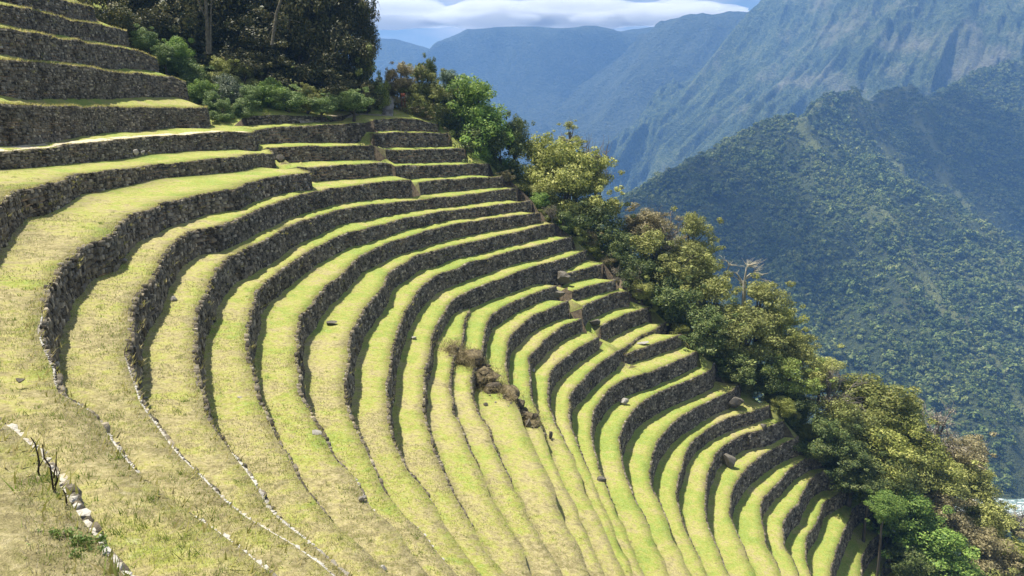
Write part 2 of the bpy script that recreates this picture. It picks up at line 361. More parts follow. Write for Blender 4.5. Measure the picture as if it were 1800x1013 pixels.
# terrace wall lips: surveyed points in metres, x east, y north, z up, from the far end to the near end
WALLS = {
    'upper_1': [(-58.61, 109.96, 15.35), (-55.61, 106.76, 14.95), (-54.41, 104.36, 14.85), (-53.48, 100.21, 14.59), (-52.67, 95.04, 14.28), (-51.64, 87.84, 14.07), (-50.67, 80.61, 13.77), (-63.00, 43.00, 12.20), (-66.00, 25.00, 12.20)],
    'upper_2': [(-57.75, 116.67, 13.25), (-54.75, 113.47, 12.85), (-53.55, 111.07, 12.75), (-52.67, 101.80, 12.44), (-51.33, 94.55, 12.00), (-49.98, 85.27, 11.62), (-48.67, 76.99, 11.16), (-59.00, 44.00, 9.80), (-61.00, 25.00, 9.80)],
    'upper_3': [(-54.91, 119.02, 9.90), (-51.91, 115.82, 9.50), (-50.71, 113.42, 9.40), (-51.38, 108.43, 9.95), (-50.50, 97.10, 9.57), (-47.81, 82.65, 8.93), (-46.67, 73.39, 8.62), (-55.00, 45.00, 7.30), (-56.00, 26.00, 7.20)],
    'upper_4': [(-51.05, 119.32, 6.48), (-48.05, 116.12, 6.08), (-46.85, 113.72, 5.98), (-47.88, 112.82, 6.56), (-49.23, 108.76, 6.70), (-49.26, 98.47, 6.40), (-47.16, 86.16, 6.19), (-45.58, 75.88, 5.92), (-44.67, 69.70, 5.68), (-51.00, 46.00, 4.70), (-51.00, 28.00, 4.50), (-42.00, 12.00, 4.40)],
    'upper_5': [(-47.00, 115.48, 2.83), (-44.00, 112.28, 2.43), (-42.80, 109.88, 2.33), (-45.33, 104.74, 2.22), (-46.15, 91.42, 2.06), (-43.85, 76.02, 1.77), (-42.33, 65.29, 1.75), (-47.50, 46.00, 1.60), (-46.00, 30.00, 1.50), (-37.00, 16.00, 1.40), (-24.00, 5.00, 1.30), (-12.00, -1.00, 1.20)],
    'path_wall': [(-36.25, 110.00, -0.72), (-35.28, 106.11, -0.98), (-37.41, 103.08, -0.81), (-39.90, 96.85, -1.24), (-40.82, 85.59, -1.34), (-40.65, 77.35, -1.60), (-40.81, 72.22, -1.70), (-40.11, 66.03, -1.98), (-40.00, 60.89, -2.09), (-44.00, 47.00, -2.00), (-41.00, 32.00, -1.90), (-31.00, 19.00, -1.80), (-19.00, 9.50, -1.75), (-9.00, 4.20, -1.70), (-3.00, 1.30, -1.68), (3.00, -3.00, -1.68), (8.00, -8.00, -1.70)],
    'shaded': [(-27.67, 127.54, 1.26), (-30.60, 124.49, 1.32), (-33.36, 121.43, 1.37), (-36.79, 118.37, 1.38), (-39.35, 116.32, 1.40)],
    'inner_1': [(-23.88, 126.86, 0.45), (-26.67, 122.71, 0.17), (-30.50, 118.57, -0.08), (-33.48, 115.46, -0.25), (-36.58, 111.29, -0.63)],
    'inner_2': [(-21.60, 120.99, -3.10), (-25.56, 116.91, -3.08), (-28.21, 113.84, -3.08), (-30.96, 111.81, -3.03), (-34.08, 107.73, -3.00)],
    'inner_3': [(-18.63, 118.44, -5.51), (-21.76, 114.32, -5.65), (-24.22, 110.24, -5.61), (-26.70, 107.15, -5.68), (-28.56, 103.10, -5.54)],
    'ridge_1': [(-13.40, 140.09, 0.20), (-15.88, 137.17, 0.87), (-19.26, 133.16, 1.22), (-22.96, 129.49, 0.82)],
    'ridge_2': [(-11.59, 138.69, -1.58), (-13.79, 135.68, -1.35), (-18.81, 129.57, -1.20), (-22.23, 124.95, -1.33)],
    'ridge_3': [(-8.70, 137.18, -3.91), (-14.32, 130.00, -3.99), (-18.22, 124.93, -3.83), (-19.99, 122.86, -3.95)],
    'ridge_4': [(-4.43, 137.63, -6.60), (-11.48, 128.44, -6.53), (-16.13, 122.37, -6.23), (-18.18, 119.32, -6.16)],
    'ridge_5': [(-1.59, 135.41, -8.76), (-8.37, 127.92, -8.65), (-12.94, 122.25, -8.53), (-14.61, 118.25, -8.51)],
    'west_1': [(-33.57, 106.79, -3.18), (-32.04, 104.00, -3.71), (-32.73, 100.73, -3.67), (-32.61, 95.62, -3.59), (-32.25, 88.26, -3.60), (-35.82, 80.07, -3.90), (-35.55, 69.27, -3.88), (-34.72, 61.65, -3.85), (-31.95, 54.31, -3.83), (-30.40, 49.55, -3.82), (-30.24, 47.20, -3.85), (-27.51, 41.35, -3.92), (-22.24, 31.13, -3.97), (-16.97, 22.11, -3.99), (-13.33, 16.76, -3.99), (-10.62, 13.25, -4.00), (-8.88, 11.41, -4.00), (-7.50, 10.17, -4.00), (-6.56, 9.35, -4.00), (-6.09, 8.90, -4.00), (-5.56, 8.36, -4.00), (-4.99, 7.75, -4.00), (-4.59, 7.34, -4.00), (-4.32, 7.07, -4.00), (-3.99, 6.68, -4.00), (-3.63, 6.30, -4.00), (-3.19, 5.83, -4.00)],
    'west_2': [(-27.72, 101.32, -5.59), (-25.22, 96.01, -5.72), (-26.45, 90.05, -5.69), (-26.98, 79.72, -5.74), (-26.19, 72.98, -5.84), (-27.26, 67.91, -5.88), (-27.00, 59.73, -5.88), (-25.94, 51.54, -5.99), (-22.68, 42.36, -6.13), (-22.55, 39.80, -6.15), (-20.86, 35.27, -6.17), (-18.89, 30.88, -6.18), (-17.01, 27.04, -6.19), (-15.54, 24.31, -6.19), (-14.31, 22.25, -6.20), (-12.92, 20.12, -6.20), (-11.86, 18.65, -6.20), (-11.18, 17.74, -6.20), (-10.27, 16.79, -6.20), (-9.18, 15.57, -6.20), (-8.09, 14.42, -6.20), (-7.53, 13.82, -6.20), (-6.92, 13.05, -6.20), (-5.86, 11.94, -6.20), (-4.60, 10.67, -6.20), (-3.32, 9.35, -6.20)],
    'west_3': [(-15.25, 115.19, -8.04), (-19.02, 110.94, -7.98), (-23.25, 99.21, -7.94), (-23.98, 94.52, -7.91), (-24.74, 86.08, -7.90), (-24.56, 74.65, -7.95), (-24.03, 63.70, -8.02), (-24.79, 58.63, -8.04), (-23.92, 53.29, -8.11), (-21.96, 46.91, -8.21), (-19.92, 41.21, -8.25), (-18.36, 36.52, -8.27), (-16.82, 32.52, -8.29), (-15.32, 29.19, -8.29), (-14.13, 26.71, -8.29), (-13.12, 24.78, -8.30), (-11.81, 22.68, -8.30), (-10.78, 21.24, -8.30), (-10.03, 20.21, -8.30), (-9.50, 19.49, -8.30), (-8.69, 18.46, -8.30), (-7.80, 17.47, -8.30), (-6.95, 16.45, -8.30), (-6.22, 15.64, -8.30), (-5.49, 14.82, -8.30), (-4.97, 14.30, -8.30), (-4.36, 13.67, -8.30), (-3.81, 13.14, -8.30), (-3.07, 12.38, -8.30)],
    'ridge_6': [(0.60, 134.93, -10.80), (-4.16, 128.20, -10.82), (-9.82, 119.79, -10.91), (-16.13, 109.01, -10.65), (-19.22, 101.41, -10.43), (-21.79, 94.51, -10.28), (-22.79, 83.52, -10.20), (-23.08, 76.08, -10.21), (-22.52, 70.61, -10.21), (-22.50, 63.77, -10.19), (-22.52, 60.36, -10.19), (-21.69, 55.40, -10.24), (-19.99, 48.91, -10.32), (-18.41, 43.75, -10.36), (-16.60, 38.69, -10.38), (-15.05, 34.90, -10.39), (-13.83, 32.05, -10.39), (-12.69, 29.47, -10.39), (-11.45, 26.78, -10.40), (-10.45, 25.01, -10.40), (-9.23, 23.13, -10.40), (-8.38, 21.88, -10.40), (-7.54, 20.75, -10.40), (-6.58, 19.40, -10.40), (-5.85, 18.49, -10.40), (-5.20, 17.73, -10.40), (-4.54, 16.95, -10.40), (-4.04, 16.39, -10.40), (-3.35, 15.58, -10.40)],
    'ridge_7': [(3.06, 133.44, -12.84), (-4.02, 123.27, -12.77), (-9.51, 115.57, -12.57), (-12.64, 109.14, -12.52), (-15.43, 103.80, -12.53), (-18.01, 94.45, -12.53), (-19.88, 88.81, -12.51), (-20.91, 77.94, -12.57), (-20.69, 70.00, -12.57), (-20.36, 61.49, -12.55), (-19.48, 56.29, -12.54), (-17.94, 50.70, -12.52), (-16.76, 46.65, -12.51), (-15.68, 43.30, -12.51), (-14.05, 38.85, -12.50), (-12.73, 35.77, -12.50), (-11.20, 32.48, -12.50), (-10.42, 30.56, -12.50), (-9.66, 28.95, -12.50), (-8.80, 27.55, -12.50), (-7.79, 25.79, -12.50), (-6.93, 24.27, -12.50), (-5.62, 22.36, -12.50), (-4.18, 20.40, -12.50), (-3.33, 19.25, -12.50)],
    'ridge_8': [(4.84, 130.40, -14.47), (-2.00, 122.56, -14.33), (-7.55, 114.10, -14.28), (-10.74, 108.42, -14.30), (-14.67, 98.16, -14.35), (-15.75, 94.87, -14.37), (-17.31, 85.71, -14.54), (-17.36, 75.70, -14.64), (-17.38, 67.43, -14.65), (-16.77, 61.53, -14.66), (-16.58, 57.76, -14.67), (-15.53, 53.01, -14.68), (-14.52, 49.34, -14.69), (-13.65, 46.47, -14.69), (-12.23, 41.66, -14.70), (-11.35, 39.54, -14.70), (-10.37, 37.07, -14.70), (-9.64, 35.79, -14.70), (-8.63, 33.52, -14.70), (-7.27, 30.88, -14.70), (-5.61, 27.83, -14.70), (-4.12, 25.29, -14.70), (-2.74, 22.97, -14.70), (-2.29, 22.17, -14.70)],
    'ridge_9': [(7.03, 131.18, -16.42), (2.03, 123.58, -16.48), (-3.75, 114.13, -16.60), (-8.32, 106.83, -16.58), (-9.87, 103.73, -16.57), (-12.36, 98.61, -16.58), (-13.74, 91.29, -16.67), (-14.30, 87.82, -16.71), (-13.93, 79.68, -16.76), (-13.82, 75.88, -16.78), (-14.16, 72.18, -16.80), (-13.88, 67.13, -16.84), (-13.35, 60.62, -16.88), (-12.36, 54.65, -16.92), (-11.66, 50.76, -16.95), (-10.48, 45.58, -16.98), (-9.58, 42.48, -16.99), (-8.94, 40.78, -16.99), (-7.97, 38.38, -16.99), (-7.04, 36.02, -16.99), (-5.53, 32.72, -17.00), (-3.98, 29.70, -17.00), (-2.42, 26.75, -17.00), (-1.86, 25.64, -17.00)],
    'ridge_10': [(10.10, 131.33, -18.80), (4.00, 121.38, -18.84), (-1.87, 113.07, -18.75), (-6.16, 105.08, -18.79), (-7.67, 101.84, -18.83), (-10.15, 96.07, -18.94), (-11.26, 86.84, -19.07), (-11.42, 77.59, -19.16), (-11.02, 70.45, -19.23), (-10.63, 64.80, -19.29), (-9.90, 57.43, -19.37), (-9.02, 51.70, -19.43), (-8.02, 47.09, -19.46), (-7.14, 44.15, -19.48), (-6.42, 41.98, -19.48), (-4.90, 38.16, -19.49), (-3.21, 34.33, -19.49), (-1.51, 30.68, -19.50), (-0.97, 29.40, -19.50)],
    'ridge_11': [(12.77, 132.10, -21.20), (9.35, 124.51, -21.22), (4.98, 118.28, -21.15), (0.00, 109.88, -21.16), (-4.31, 101.68, -21.30), (-6.55, 97.05, -21.39), (-7.25, 95.49, -21.41), (-7.85, 91.30, -21.47), (-8.39, 83.81, -21.55), (-8.47, 76.58, -21.63), (-8.22, 71.52, -21.69), (-7.85, 64.86, -21.77), (-7.50, 60.06, -21.83), (-6.83, 55.76, -21.88), (-6.06, 52.21, -21.93), (-5.26, 48.75, -21.96), (-4.61, 46.65, -21.97), (-4.09, 44.47, -21.98), (-2.77, 40.29, -21.99), (-1.51, 36.98, -21.99), (-0.42, 34.36, -21.99), (0.14, 32.94, -21.99)],
    'stub': [(-5.56, 97.30, -23.26), (-5.84, 91.03, -23.26), (-5.65, 84.75, -23.27), (-5.67, 80.11, -23.27), (-5.98, 76.73, -23.27), (-6.16, 73.80, -23.27), (-5.94, 67.56, -23.28), (-5.26, 62.93, -23.28), (-4.84, 59.35, -23.29), (-3.81, 55.46, -23.29), (-2.98, 51.43, -23.29), (-1.77, 46.98, -23.30), (-0.69, 42.69, -23.30), (0.63, 38.31, -23.30), (1.32, 35.64, -23.30)],
    'ridge_12': [(14.98, 129.32, -23.22), (12.24, 125.05, -23.22), (9.15, 121.40, -23.19), (6.22, 119.46, -23.19)],
    'bowl_1': [(6.60, 114.76, -24.04), (2.73, 108.98, -24.02), (-0.85, 101.75, -24.01), (-2.80, 96.46, -24.04), (-3.41, 90.85, -24.08), (-3.45, 83.07, -24.13), (-3.55, 78.01, -24.16), (-3.98, 73.33, -24.19), (-4.02, 69.78, -24.22), (-3.58, 65.38, -24.25), (-3.03, 62.38, -24.27), (-2.30, 59.61, -24.29), (-1.40, 55.34, -24.32), (-0.20, 50.24, -24.35), (1.08, 44.66, -24.37), (2.13, 40.09, -24.38), (2.63, 37.56, -24.38)],
    'ridge_13': [(16.97, 125.50, -25.23), (13.20, 121.20, -25.21), (10.76, 118.41, -25.17), (8.99, 116.26, -25.17)],
    'bowl_2': [(8.22, 112.73, -25.81), (4.54, 106.32, -25.84), (2.59, 102.94, -25.90), (1.53, 99.78, -25.97), (0.52, 96.77, -26.03), (-0.50, 92.83, -26.08), (-0.75, 88.88, -26.10), (-0.89, 82.28, -26.15), (-0.73, 78.36, -26.17), (-0.23, 74.11, -26.20), (0.64, 67.75, -26.25), (1.68, 60.67, -26.30), (2.78, 53.41, -26.35), (3.80, 46.81, -26.37), (4.49, 42.12, -26.38), (4.80, 40.07, -26.38)],
    'ridge_14': [(19.36, 125.25, -26.92), (16.66, 123.43, -26.91), (12.85, 117.49, -26.90), (11.21, 115.13, -26.90), (10.28, 112.52, -26.90)],
    'bowl_3': [(10.18, 111.13, -28.14), (7.24, 106.30, -28.17), (4.29, 99.73, -28.25), (3.24, 95.77, -28.28), (2.22, 93.02, -28.28), (1.82, 86.83, -28.29), (1.79, 82.33, -28.30), (1.87, 77.21, -28.31), (2.40, 72.80, -28.32), (3.33, 64.75, -28.34), (4.30, 56.50, -28.36), (5.24, 49.58, -28.38), (5.98, 44.03, -28.38)],
    'ridge_15': [(22.57, 125.64, -29.84), (18.38, 120.53, -29.85), (14.73, 115.36, -29.85), (13.27, 112.58, -29.84)],
    'bowl_4': [(12.68, 109.43, -30.39), (9.41, 103.56, -30.41), (6.91, 98.28, -30.44), (5.16, 93.89, -30.44), (4.47, 89.87, -30.45), (4.05, 85.18, -30.47), (4.00, 79.88, -30.48), (4.36, 75.94, -30.49), (4.79, 73.21, -30.50), (5.72, 65.30, -30.53), (6.66, 56.90, -30.55), (7.34, 51.40, -30.57), (7.74, 47.43, -30.58)],
    'ridge_16': [(25.96, 126.25, -32.66), (22.59, 120.84, -32.70), (19.32, 116.52, -32.73), (16.81, 111.41, -32.72), (13.67, 106.04, -32.67), (10.89, 100.36, -32.70), (8.95, 95.93, -32.74), (7.29, 91.62, -32.77), (6.66, 86.86, -32.78), (6.49, 80.85, -32.80), (6.73, 76.75, -32.82), (6.93, 74.14, -32.83), (7.37, 68.38, -32.85), (8.10, 60.74, -32.88), (8.75, 54.92, -32.91), (9.17, 51.08, -32.92)],
    'ridge_17': [(27.37, 120.57, -33.29), (24.11, 117.54, -33.30), (20.38, 113.60, -33.36), (18.23, 111.61, -33.40), (16.87, 109.88, -33.41)],
    'ridge_18': [(29.39, 118.79, -35.55), (28.21, 117.22, -35.55), (25.49, 114.19, -35.55), (20.48, 108.30, -35.47), (16.28, 104.84, -35.36), (13.18, 100.11, -35.40), (11.23, 95.13, -35.43), (10.20, 91.66, -35.43), (9.34, 86.60, -35.43), (9.04, 82.86, -35.42), (8.93, 78.06, -35.42), (9.26, 73.35, -35.42), (9.78, 65.44, -35.42), (10.38, 59.11, -35.42), (10.84, 54.79, -35.42)],
    'ridge_19': [(33.09, 120.88, -38.22), (31.95, 117.87, -38.22), (29.77, 115.28, -38.22), (26.76, 112.20, -38.20), (21.23, 106.36, -38.13), (17.22, 100.95, -38.10), (14.83, 95.27, -38.10), (13.27, 89.81, -38.10), (12.75, 86.05, -38.10), (12.54, 82.56, -38.10), (12.48, 78.06, -38.10), (12.77, 73.49, -38.10), (13.16, 66.06, -38.11), (13.58, 60.84, -38.11), (13.71, 58.29, -38.11)],
    'ridge_20': [(37.25, 120.35, -41.57), (34.18, 115.95, -41.57), (28.74, 110.31, -41.45), (24.07, 104.96, -41.36), (20.90, 99.67, -41.36), (18.29, 93.41, -41.36), (16.73, 87.83, -41.36), (16.08, 83.69, -41.36), (16.20, 80.99, -41.36), (16.49, 79.10, -41.36), (16.42, 76.41, -41.36), (16.47, 71.82, -41.36), (16.70, 66.04, -41.36), (16.77, 63.09, -41.36)],
    'ridge_21': [(41.44, 117.40, -44.41), (36.85, 114.32, -44.38), (34.76, 113.27, -44.35), (30.89, 109.66, -44.31), (26.33, 104.16, -44.36), (23.63, 98.55, -44.39), (21.76, 93.07, -44.39), (20.48, 88.73, -44.39), (20.04, 86.92, -44.39), (19.56, 83.36, -44.39), (19.40, 80.43, -44.39), (19.43, 77.92, -44.39), (19.53, 73.53, -44.39), (19.61, 67.90, -44.39)],
    'ridge_22': [(43.79, 117.08, -46.62), (39.52, 113.49, -46.61), (35.39, 110.99, -46.61), (31.99, 107.53, -46.61), (29.45, 104.26, -46.60), (28.17, 101.17, -46.60), (26.66, 97.37, -46.61), (25.12, 92.69, -46.61), (23.79, 87.54, -46.61), (23.09, 83.26, -46.62), (23.04, 80.70, -46.62), (23.00, 77.80, -46.62), (23.09, 71.81, -46.62)],
    'ridge_23': [(46.41, 117.55, -49.66), (43.47, 114.98, -49.65), (38.75, 110.47, -49.57), (35.22, 106.34, -49.53), (33.21, 103.49, -49.53), (31.30, 100.25, -49.54), (29.45, 95.88, -49.55), (28.38, 92.29, -49.55), (27.95, 88.66, -49.56), (27.78, 86.06, -49.56), (27.47, 81.49, -49.56), (27.21, 75.81, -49.57)],
    'ridge_24': [(51.23, 117.80, -52.86), (48.46, 116.89, -52.85), (44.36, 112.97, -52.81), (40.58, 108.19, -52.81), (37.82, 104.52, -52.83), (35.55, 101.04, -52.83), (34.40, 97.93, -52.84), (33.75, 95.14, -52.84), (32.95, 91.20, -52.85), (32.75, 89.00, -52.85), (32.35, 84.38, -52.85), (31.96, 80.28, -52.86)],
    'ridge_25': [(52.52, 116.79, -55.30), (50.49, 116.35, -55.29), (47.27, 113.25, -55.28), (44.44, 108.99, -55.28), (42.72, 105.72, -55.28), (41.23, 104.16, -55.28), (39.43, 101.64, -55.29), (38.09, 99.39, -55.30), (37.12, 95.88, -55.30), (36.30, 92.85, -55.31), (36.38, 90.93, -55.31), (35.92, 86.42, -55.31), (35.51, 83.42, -55.31)],
    'ridge_26': [(57.01, 118.69, -58.65), (52.37, 115.03, -58.64), (49.04, 111.97, -58.65), (47.70, 109.24, -58.65), (45.49, 105.78, -58.66), (43.33, 102.98, -58.67), (41.75, 99.86, -58.67), (40.51, 95.90, -58.68), (39.64, 92.34, -58.68), (38.77, 88.51, -58.68)],
    'ridge_27': [(60.20, 118.42, -61.40), (57.86, 117.43, -61.40), (55.61, 115.31, -61.40), (53.95, 112.52, -61.41), (50.47, 107.47, -61.41), (47.47, 102.50, -61.42), (44.71, 97.35, -61.42), (42.58, 92.64, -61.42)],
    'ridge_28': [(60.48, 115.38, -66.04), (59.05, 114.31, -66.04), (57.16, 112.40, -66.04), (54.52, 108.73, -66.04), (52.54, 104.67, -66.04), (50.38, 99.60, -66.04)],
    'ridge_29': [(63.35, 114.78, -69.50), (61.64, 113.76, -69.50), (59.68, 111.77, -69.50), (57.88, 108.90, -69.50), (55.80, 104.82, -69.50)],
}
LABELS = {
    'upper_1': 'high dry stone wall, topmost of the upper terraces beside the dark wood',
    'upper_2': 'high dry stone wall, second from top of the upper terraces beside the dark wood',
    'upper_3': 'high dry stone wall, third from top of the upper terraces beside the dark wood',
    'upper_4': 'high dry stone wall, fourth from top of the upper terraces beside the dark wood',
    'upper_5': 'high dry stone wall, fifth from top of the upper terraces beside the dark wood',
    'shaded': 'low shaded dry stone wall under the bushes of the dark wood',
    'path_wall': 'low dry stone wall with pale trodden lip under the tall upper terraces',
    'inner_1': 'short straight dry stone wall, top of three between upper terraces and ridge',
    'inner_2': 'short straight dry stone wall, middle of three between upper terraces and ridge',
    'inner_3': 'short straight dry stone wall, bottom of three between upper terraces and ridge',
    'west_1': 'long curved dry stone wall, first below the wall with the pale trodden lip',
    'west_2': 'long curved dry stone wall, second below the wall with the pale trodden lip',
    'west_3': 'long curved dry stone wall, third below the wall with the pale trodden lip',
    'ridge_1': 'dark dry stone terrace wall meeting the ridge trees, first down from the footpath',
    'ridge_2': 'dark dry stone terrace wall meeting the ridge trees, second down from the footpath',
    'ridge_3': 'dark dry stone terrace wall meeting the ridge trees, third down from the footpath',
    'ridge_4': 'dark dry stone terrace wall meeting the ridge trees, fourth down from the footpath',
    'ridge_5': 'dark dry stone terrace wall meeting the ridge trees, fifth down from the footpath',
    'ridge_6': 'dark dry stone terrace wall meeting the ridge trees, sixth down from the footpath',
    'ridge_7': 'dark dry stone terrace wall meeting the ridge trees, seventh down from the footpath',
    'ridge_8': 'dark dry stone terrace wall meeting the ridge trees, eighth down from the footpath',
    'ridge_9': 'dark dry stone terrace wall meeting the ridge trees, ninth down from the footpath',
    'ridge_10': 'dark dry stone terrace wall meeting the ridge trees, tenth down from the footpath',
    'ridge_11': 'dark dry stone terrace wall meeting the ridge trees, eleventh down from the footpath',
    'ridge_12': 'dark dry stone terrace wall meeting the ridge trees, twelfth down from the footpath',
    'ridge_13': 'dark dry stone terrace wall meeting the ridge trees, thirteenth down from the footpath',
    'ridge_14': 'dark dry stone terrace wall meeting the ridge trees, fourteenth down from the footpath',
    'ridge_15': 'dark dry stone terrace wall meeting the ridge trees, fifteenth down from the footpath',
    'ridge_16': 'dark dry stone terrace wall meeting the ridge trees, sixteenth down from the footpath',
    'ridge_17': 'dark dry stone terrace wall meeting the ridge trees, seventeenth down from the footpath',
    'ridge_18': 'dark dry stone terrace wall meeting the ridge trees, eighteenth down from the footpath',
    'ridge_19': 'dark dry stone terrace wall meeting the ridge trees, nineteenth down from the footpath',
    'ridge_20': 'dark dry stone terrace wall meeting the ridge trees, twentieth down from the footpath',
    'ridge_21': 'dark dry stone terrace wall meeting the ridge trees, twenty-first down from the footpath',
    'ridge_22': 'dark dry stone terrace wall meeting the ridge trees, twenty-second down from the footpath',
    'ridge_23': 'dark dry stone terrace wall meeting the ridge trees, twenty-third down from the footpath',
    'ridge_24': 'dark dry stone terrace wall meeting the ridge trees, twenty-fourth down from the footpath',
    'ridge_25': 'dark dry stone terrace wall meeting the ridge trees, twenty-fifth down from the footpath',
    'ridge_26': 'dark dry stone terrace wall meeting the ridge trees, twenty-sixth down from the footpath',
    'ridge_27': 'dark dry stone terrace wall meeting the ridge trees, twenty-seventh down from the footpath',
    'ridge_28': 'dark dry stone terrace wall meeting the ridge trees, twenty-eighth down from the footpath',
    'ridge_29': 'dark dry stone terrace wall meeting the ridge trees, twenty-ninth down from the footpath',
    'stub': 'short curved dry stone wall ending just above the rock outcrop',
    'bowl_1': 'curved dry stone wall stopping short of the ridge, first below the outcrop stub wall',
    'bowl_2': 'curved dry stone wall stopping short of the ridge, second below the outcrop stub wall',
    'bowl_3': 'curved dry stone wall stopping short of the ridge, third below the outcrop stub wall',
    'bowl_4': 'curved dry stone wall stopping short of the ridge, fourth below the outcrop stub wall',
}
EXTEND = ['west_1', 'west_2', 'west_3', 'ridge_6', 'ridge_7', 'ridge_8', 'ridge_9', 'ridge_10', 'ridge_11', 'stub', 'bowl_1', 'bowl_2', 'bowl_3', 'bowl_4', 'ridge_16', 'ridge_18', 'ridge_19', 'ridge_20', 'ridge_21', 'ridge_22', 'ridge_23', 'ridge_24', 'ridge_25', 'ridge_26', 'ridge_27', 'ridge_28', 'ridge_29']
FADE = {'ridge_7': 15.4, 'ridge_8': 18.5, 'ridge_9': 19.6, 'ridge_10': 19.2, 'ridge_11': 17.8, 'stub': 26.0, 'bowl_1': 23.7, 'bowl_2': 39.9, 'bowl_3': 34.5, 'bowl_4': 31.4, 'ridge_16': 28.7, 'ridge_18': 24.1, 'ridge_19': 20.7, 'ridge_20': 21.5, 'ridge_21': 15.5, 'ridge_22': 11.5, 'ridge_23': 15.8, 'ridge_24': 14.3, 'ridge_25': 13.1, }
STEEP_TREAD = ('upper_1', 'upper_2', 'upper_3', 'upper_4')
DEFAULT_H = {'ridge_29': 2.2, 'upper_1': 2.2}
RIDGE_ORDER = ['ridge_1', 'ridge_2', 'ridge_3', 'ridge_4', 'ridge_5', 'ridge_6', 'ridge_7', 'ridge_8', 'ridge_9', 'ridge_10', 'ridge_11', 'ridge_12', 'ridge_13', 'ridge_14', 'ridge_15', 'ridge_16', 'ridge_17', 'ridge_18', 'ridge_19', 'ridge_20', 'ridge_21', 'ridge_22', 'ridge_23', 'ridge_24', 'ridge_25', 'ridge_26', 'ridge_27', 'ridge_28', 'ridge_29']
SINGLE_STONES = {'west_1': 140, 'west_2': 220, 'west_3': 120, 'upper_4': 60, 'upper_5': 120}
CAPSTONES = {'west_1': (4, 14, 0.04, 0.17, 0.85), 'west_2': (10, 30, 0.06, 0.13, 0.56), 'west_3': (10, 30, 0.01, 0.14, 0.86), 'ridge_6': (12, 25, 0.01, 0.18, 0.9), 'ridge_7': (18, 50, 0.9, 0.12, 0.40), 'ridge_8': (22, 60, 0.9, 0.15, 0.42), 'ridge_9': (26, 64, 0.9, 0.16, 0.42), 'ridge_10': (30, 68, 0.9, 0.16, 0.42)}
EXTRA_GROUND = [
    (-30, 131, 2.4), (-34, 126, 2.4), (-38, 121, 2.6), (-43, 117, 3.0), (-26, 131.5, 2.0), (-22.5, 134.5, 1.7), (-18, 138, 1.4), (-14.5, 140.5, 0.8), (-24, 140, 3.6), (-27, 136, 3.0), (-9, 143, 0.2),
    (-33, 134, 3.4), (-40, 128, 3.6), (-50, 124, 4.5), (-58, 118, 10), (-26, 150, 5), (-38, 144, 5.5), (-54, 138, 8), (-70, 126, 16), (-20, 165, 2), (-40, 168, 9), (-75, 150, 20),
    (-70, 108, 17), (-68, 90, 16), (-66, 75, 15.5), (-70, 58, 15), (-76, 40, 14.5), (-80, 22, 14.5), (-95, 90, 30), (-95, 50, 28), (-100, 130, 45), (-95, 20, 26), (-120, 165, 60),
    (-50, 8, 4.6), (-60, -2, 9), (-34, -6, 1.5), (-14, -10, -1.0), (0, -12, -1.4), (12, -14, -3), (-30, -20, 3), (-70, -20, 16),
    (0.0, 0.0, -1.72), (-1.5, -3, -1.66), (-6, -2, -1.5),
    (76, 128, -74), (80, 120, -78), (84, 132, -82), (74, 112, -76), (90, 112, -90), (100, 128, -100), (70, 104, -75), (66, 98, -73), (86, 98, -92), (120, 150, -140), (120, 110, -128),
    (130, 200, -160), (160, 190, -190), (30, 220, -110), (-20, 215, -60), (80, 215, -130)]
OUTLINE = [(-120, -30), (18, -18), (9, 1), (3.2, 6.5), (3.6, 10.5), (3.8, 14), (4, 18), (5, 23), (6, 29), (8, 35), (10, 43), (14, 54), (20, 62), (27, 72), (38, 80), (52, 90), (66, 96), (88, 97), (122, 108), (162, 188), (130, 202), (80, 216), (30, 221), (-20, 216), (-60, 200), (-122, 170)]


# ---------------------------------------------------------------- terrace lips
def catmull(P, step):
    P = np.asarray(P, float)
    Q = np.vstack([2 * P[0] - P[1], P, 2 * P[-1] - P[-2]])
    out = []
    for i in range(1, len(Q) - 2):
        p0, p1, p2, p3 = Q[i - 1], Q[i], Q[i + 1], Q[i + 2]
        for t in np.linspace(0, 1, 12, endpoint=False):
            a = 0.5 * (2 * p1 + (p2 - p0) * t + (2 * p0 - 5 * p1 + 4 * p2 - p3) * t * t + (3 * p1 - p0 - 3 * p2 + p3) * t ** 3)
            out.append(0.5 * a + 0.5 * (p1 + (p2 - p1) * t))
    out.append(Q[-2])
    out = np.array(out)
    s = np.concatenate([[0], np.cumsum(np.linalg.norm(np.diff(out[:, :2], axis=0), axis=1))])
    n = max(3, int(s[-1] / step))
    ss = np.linspace(0, s[-1], n)
    R = np.stack([np.interp(ss, s, out[:, k]) for k in range(3)], 1)
    return R

def smooth1(a, n=2):
    for _ in range(n):
        b = a.copy()
        b[1:-1] = (a[:-2] + 2 * a[1:-1] + a[2:]) / 4
        a = b
    return a

def outward(P):
    T = np.gradient(P[:, :2], axis=0)
    T /= np.linalg.norm(T, axis=1)[:, None] + 1e-9
    return np.stack([-T[:, 1], T[:, 0]], 1)

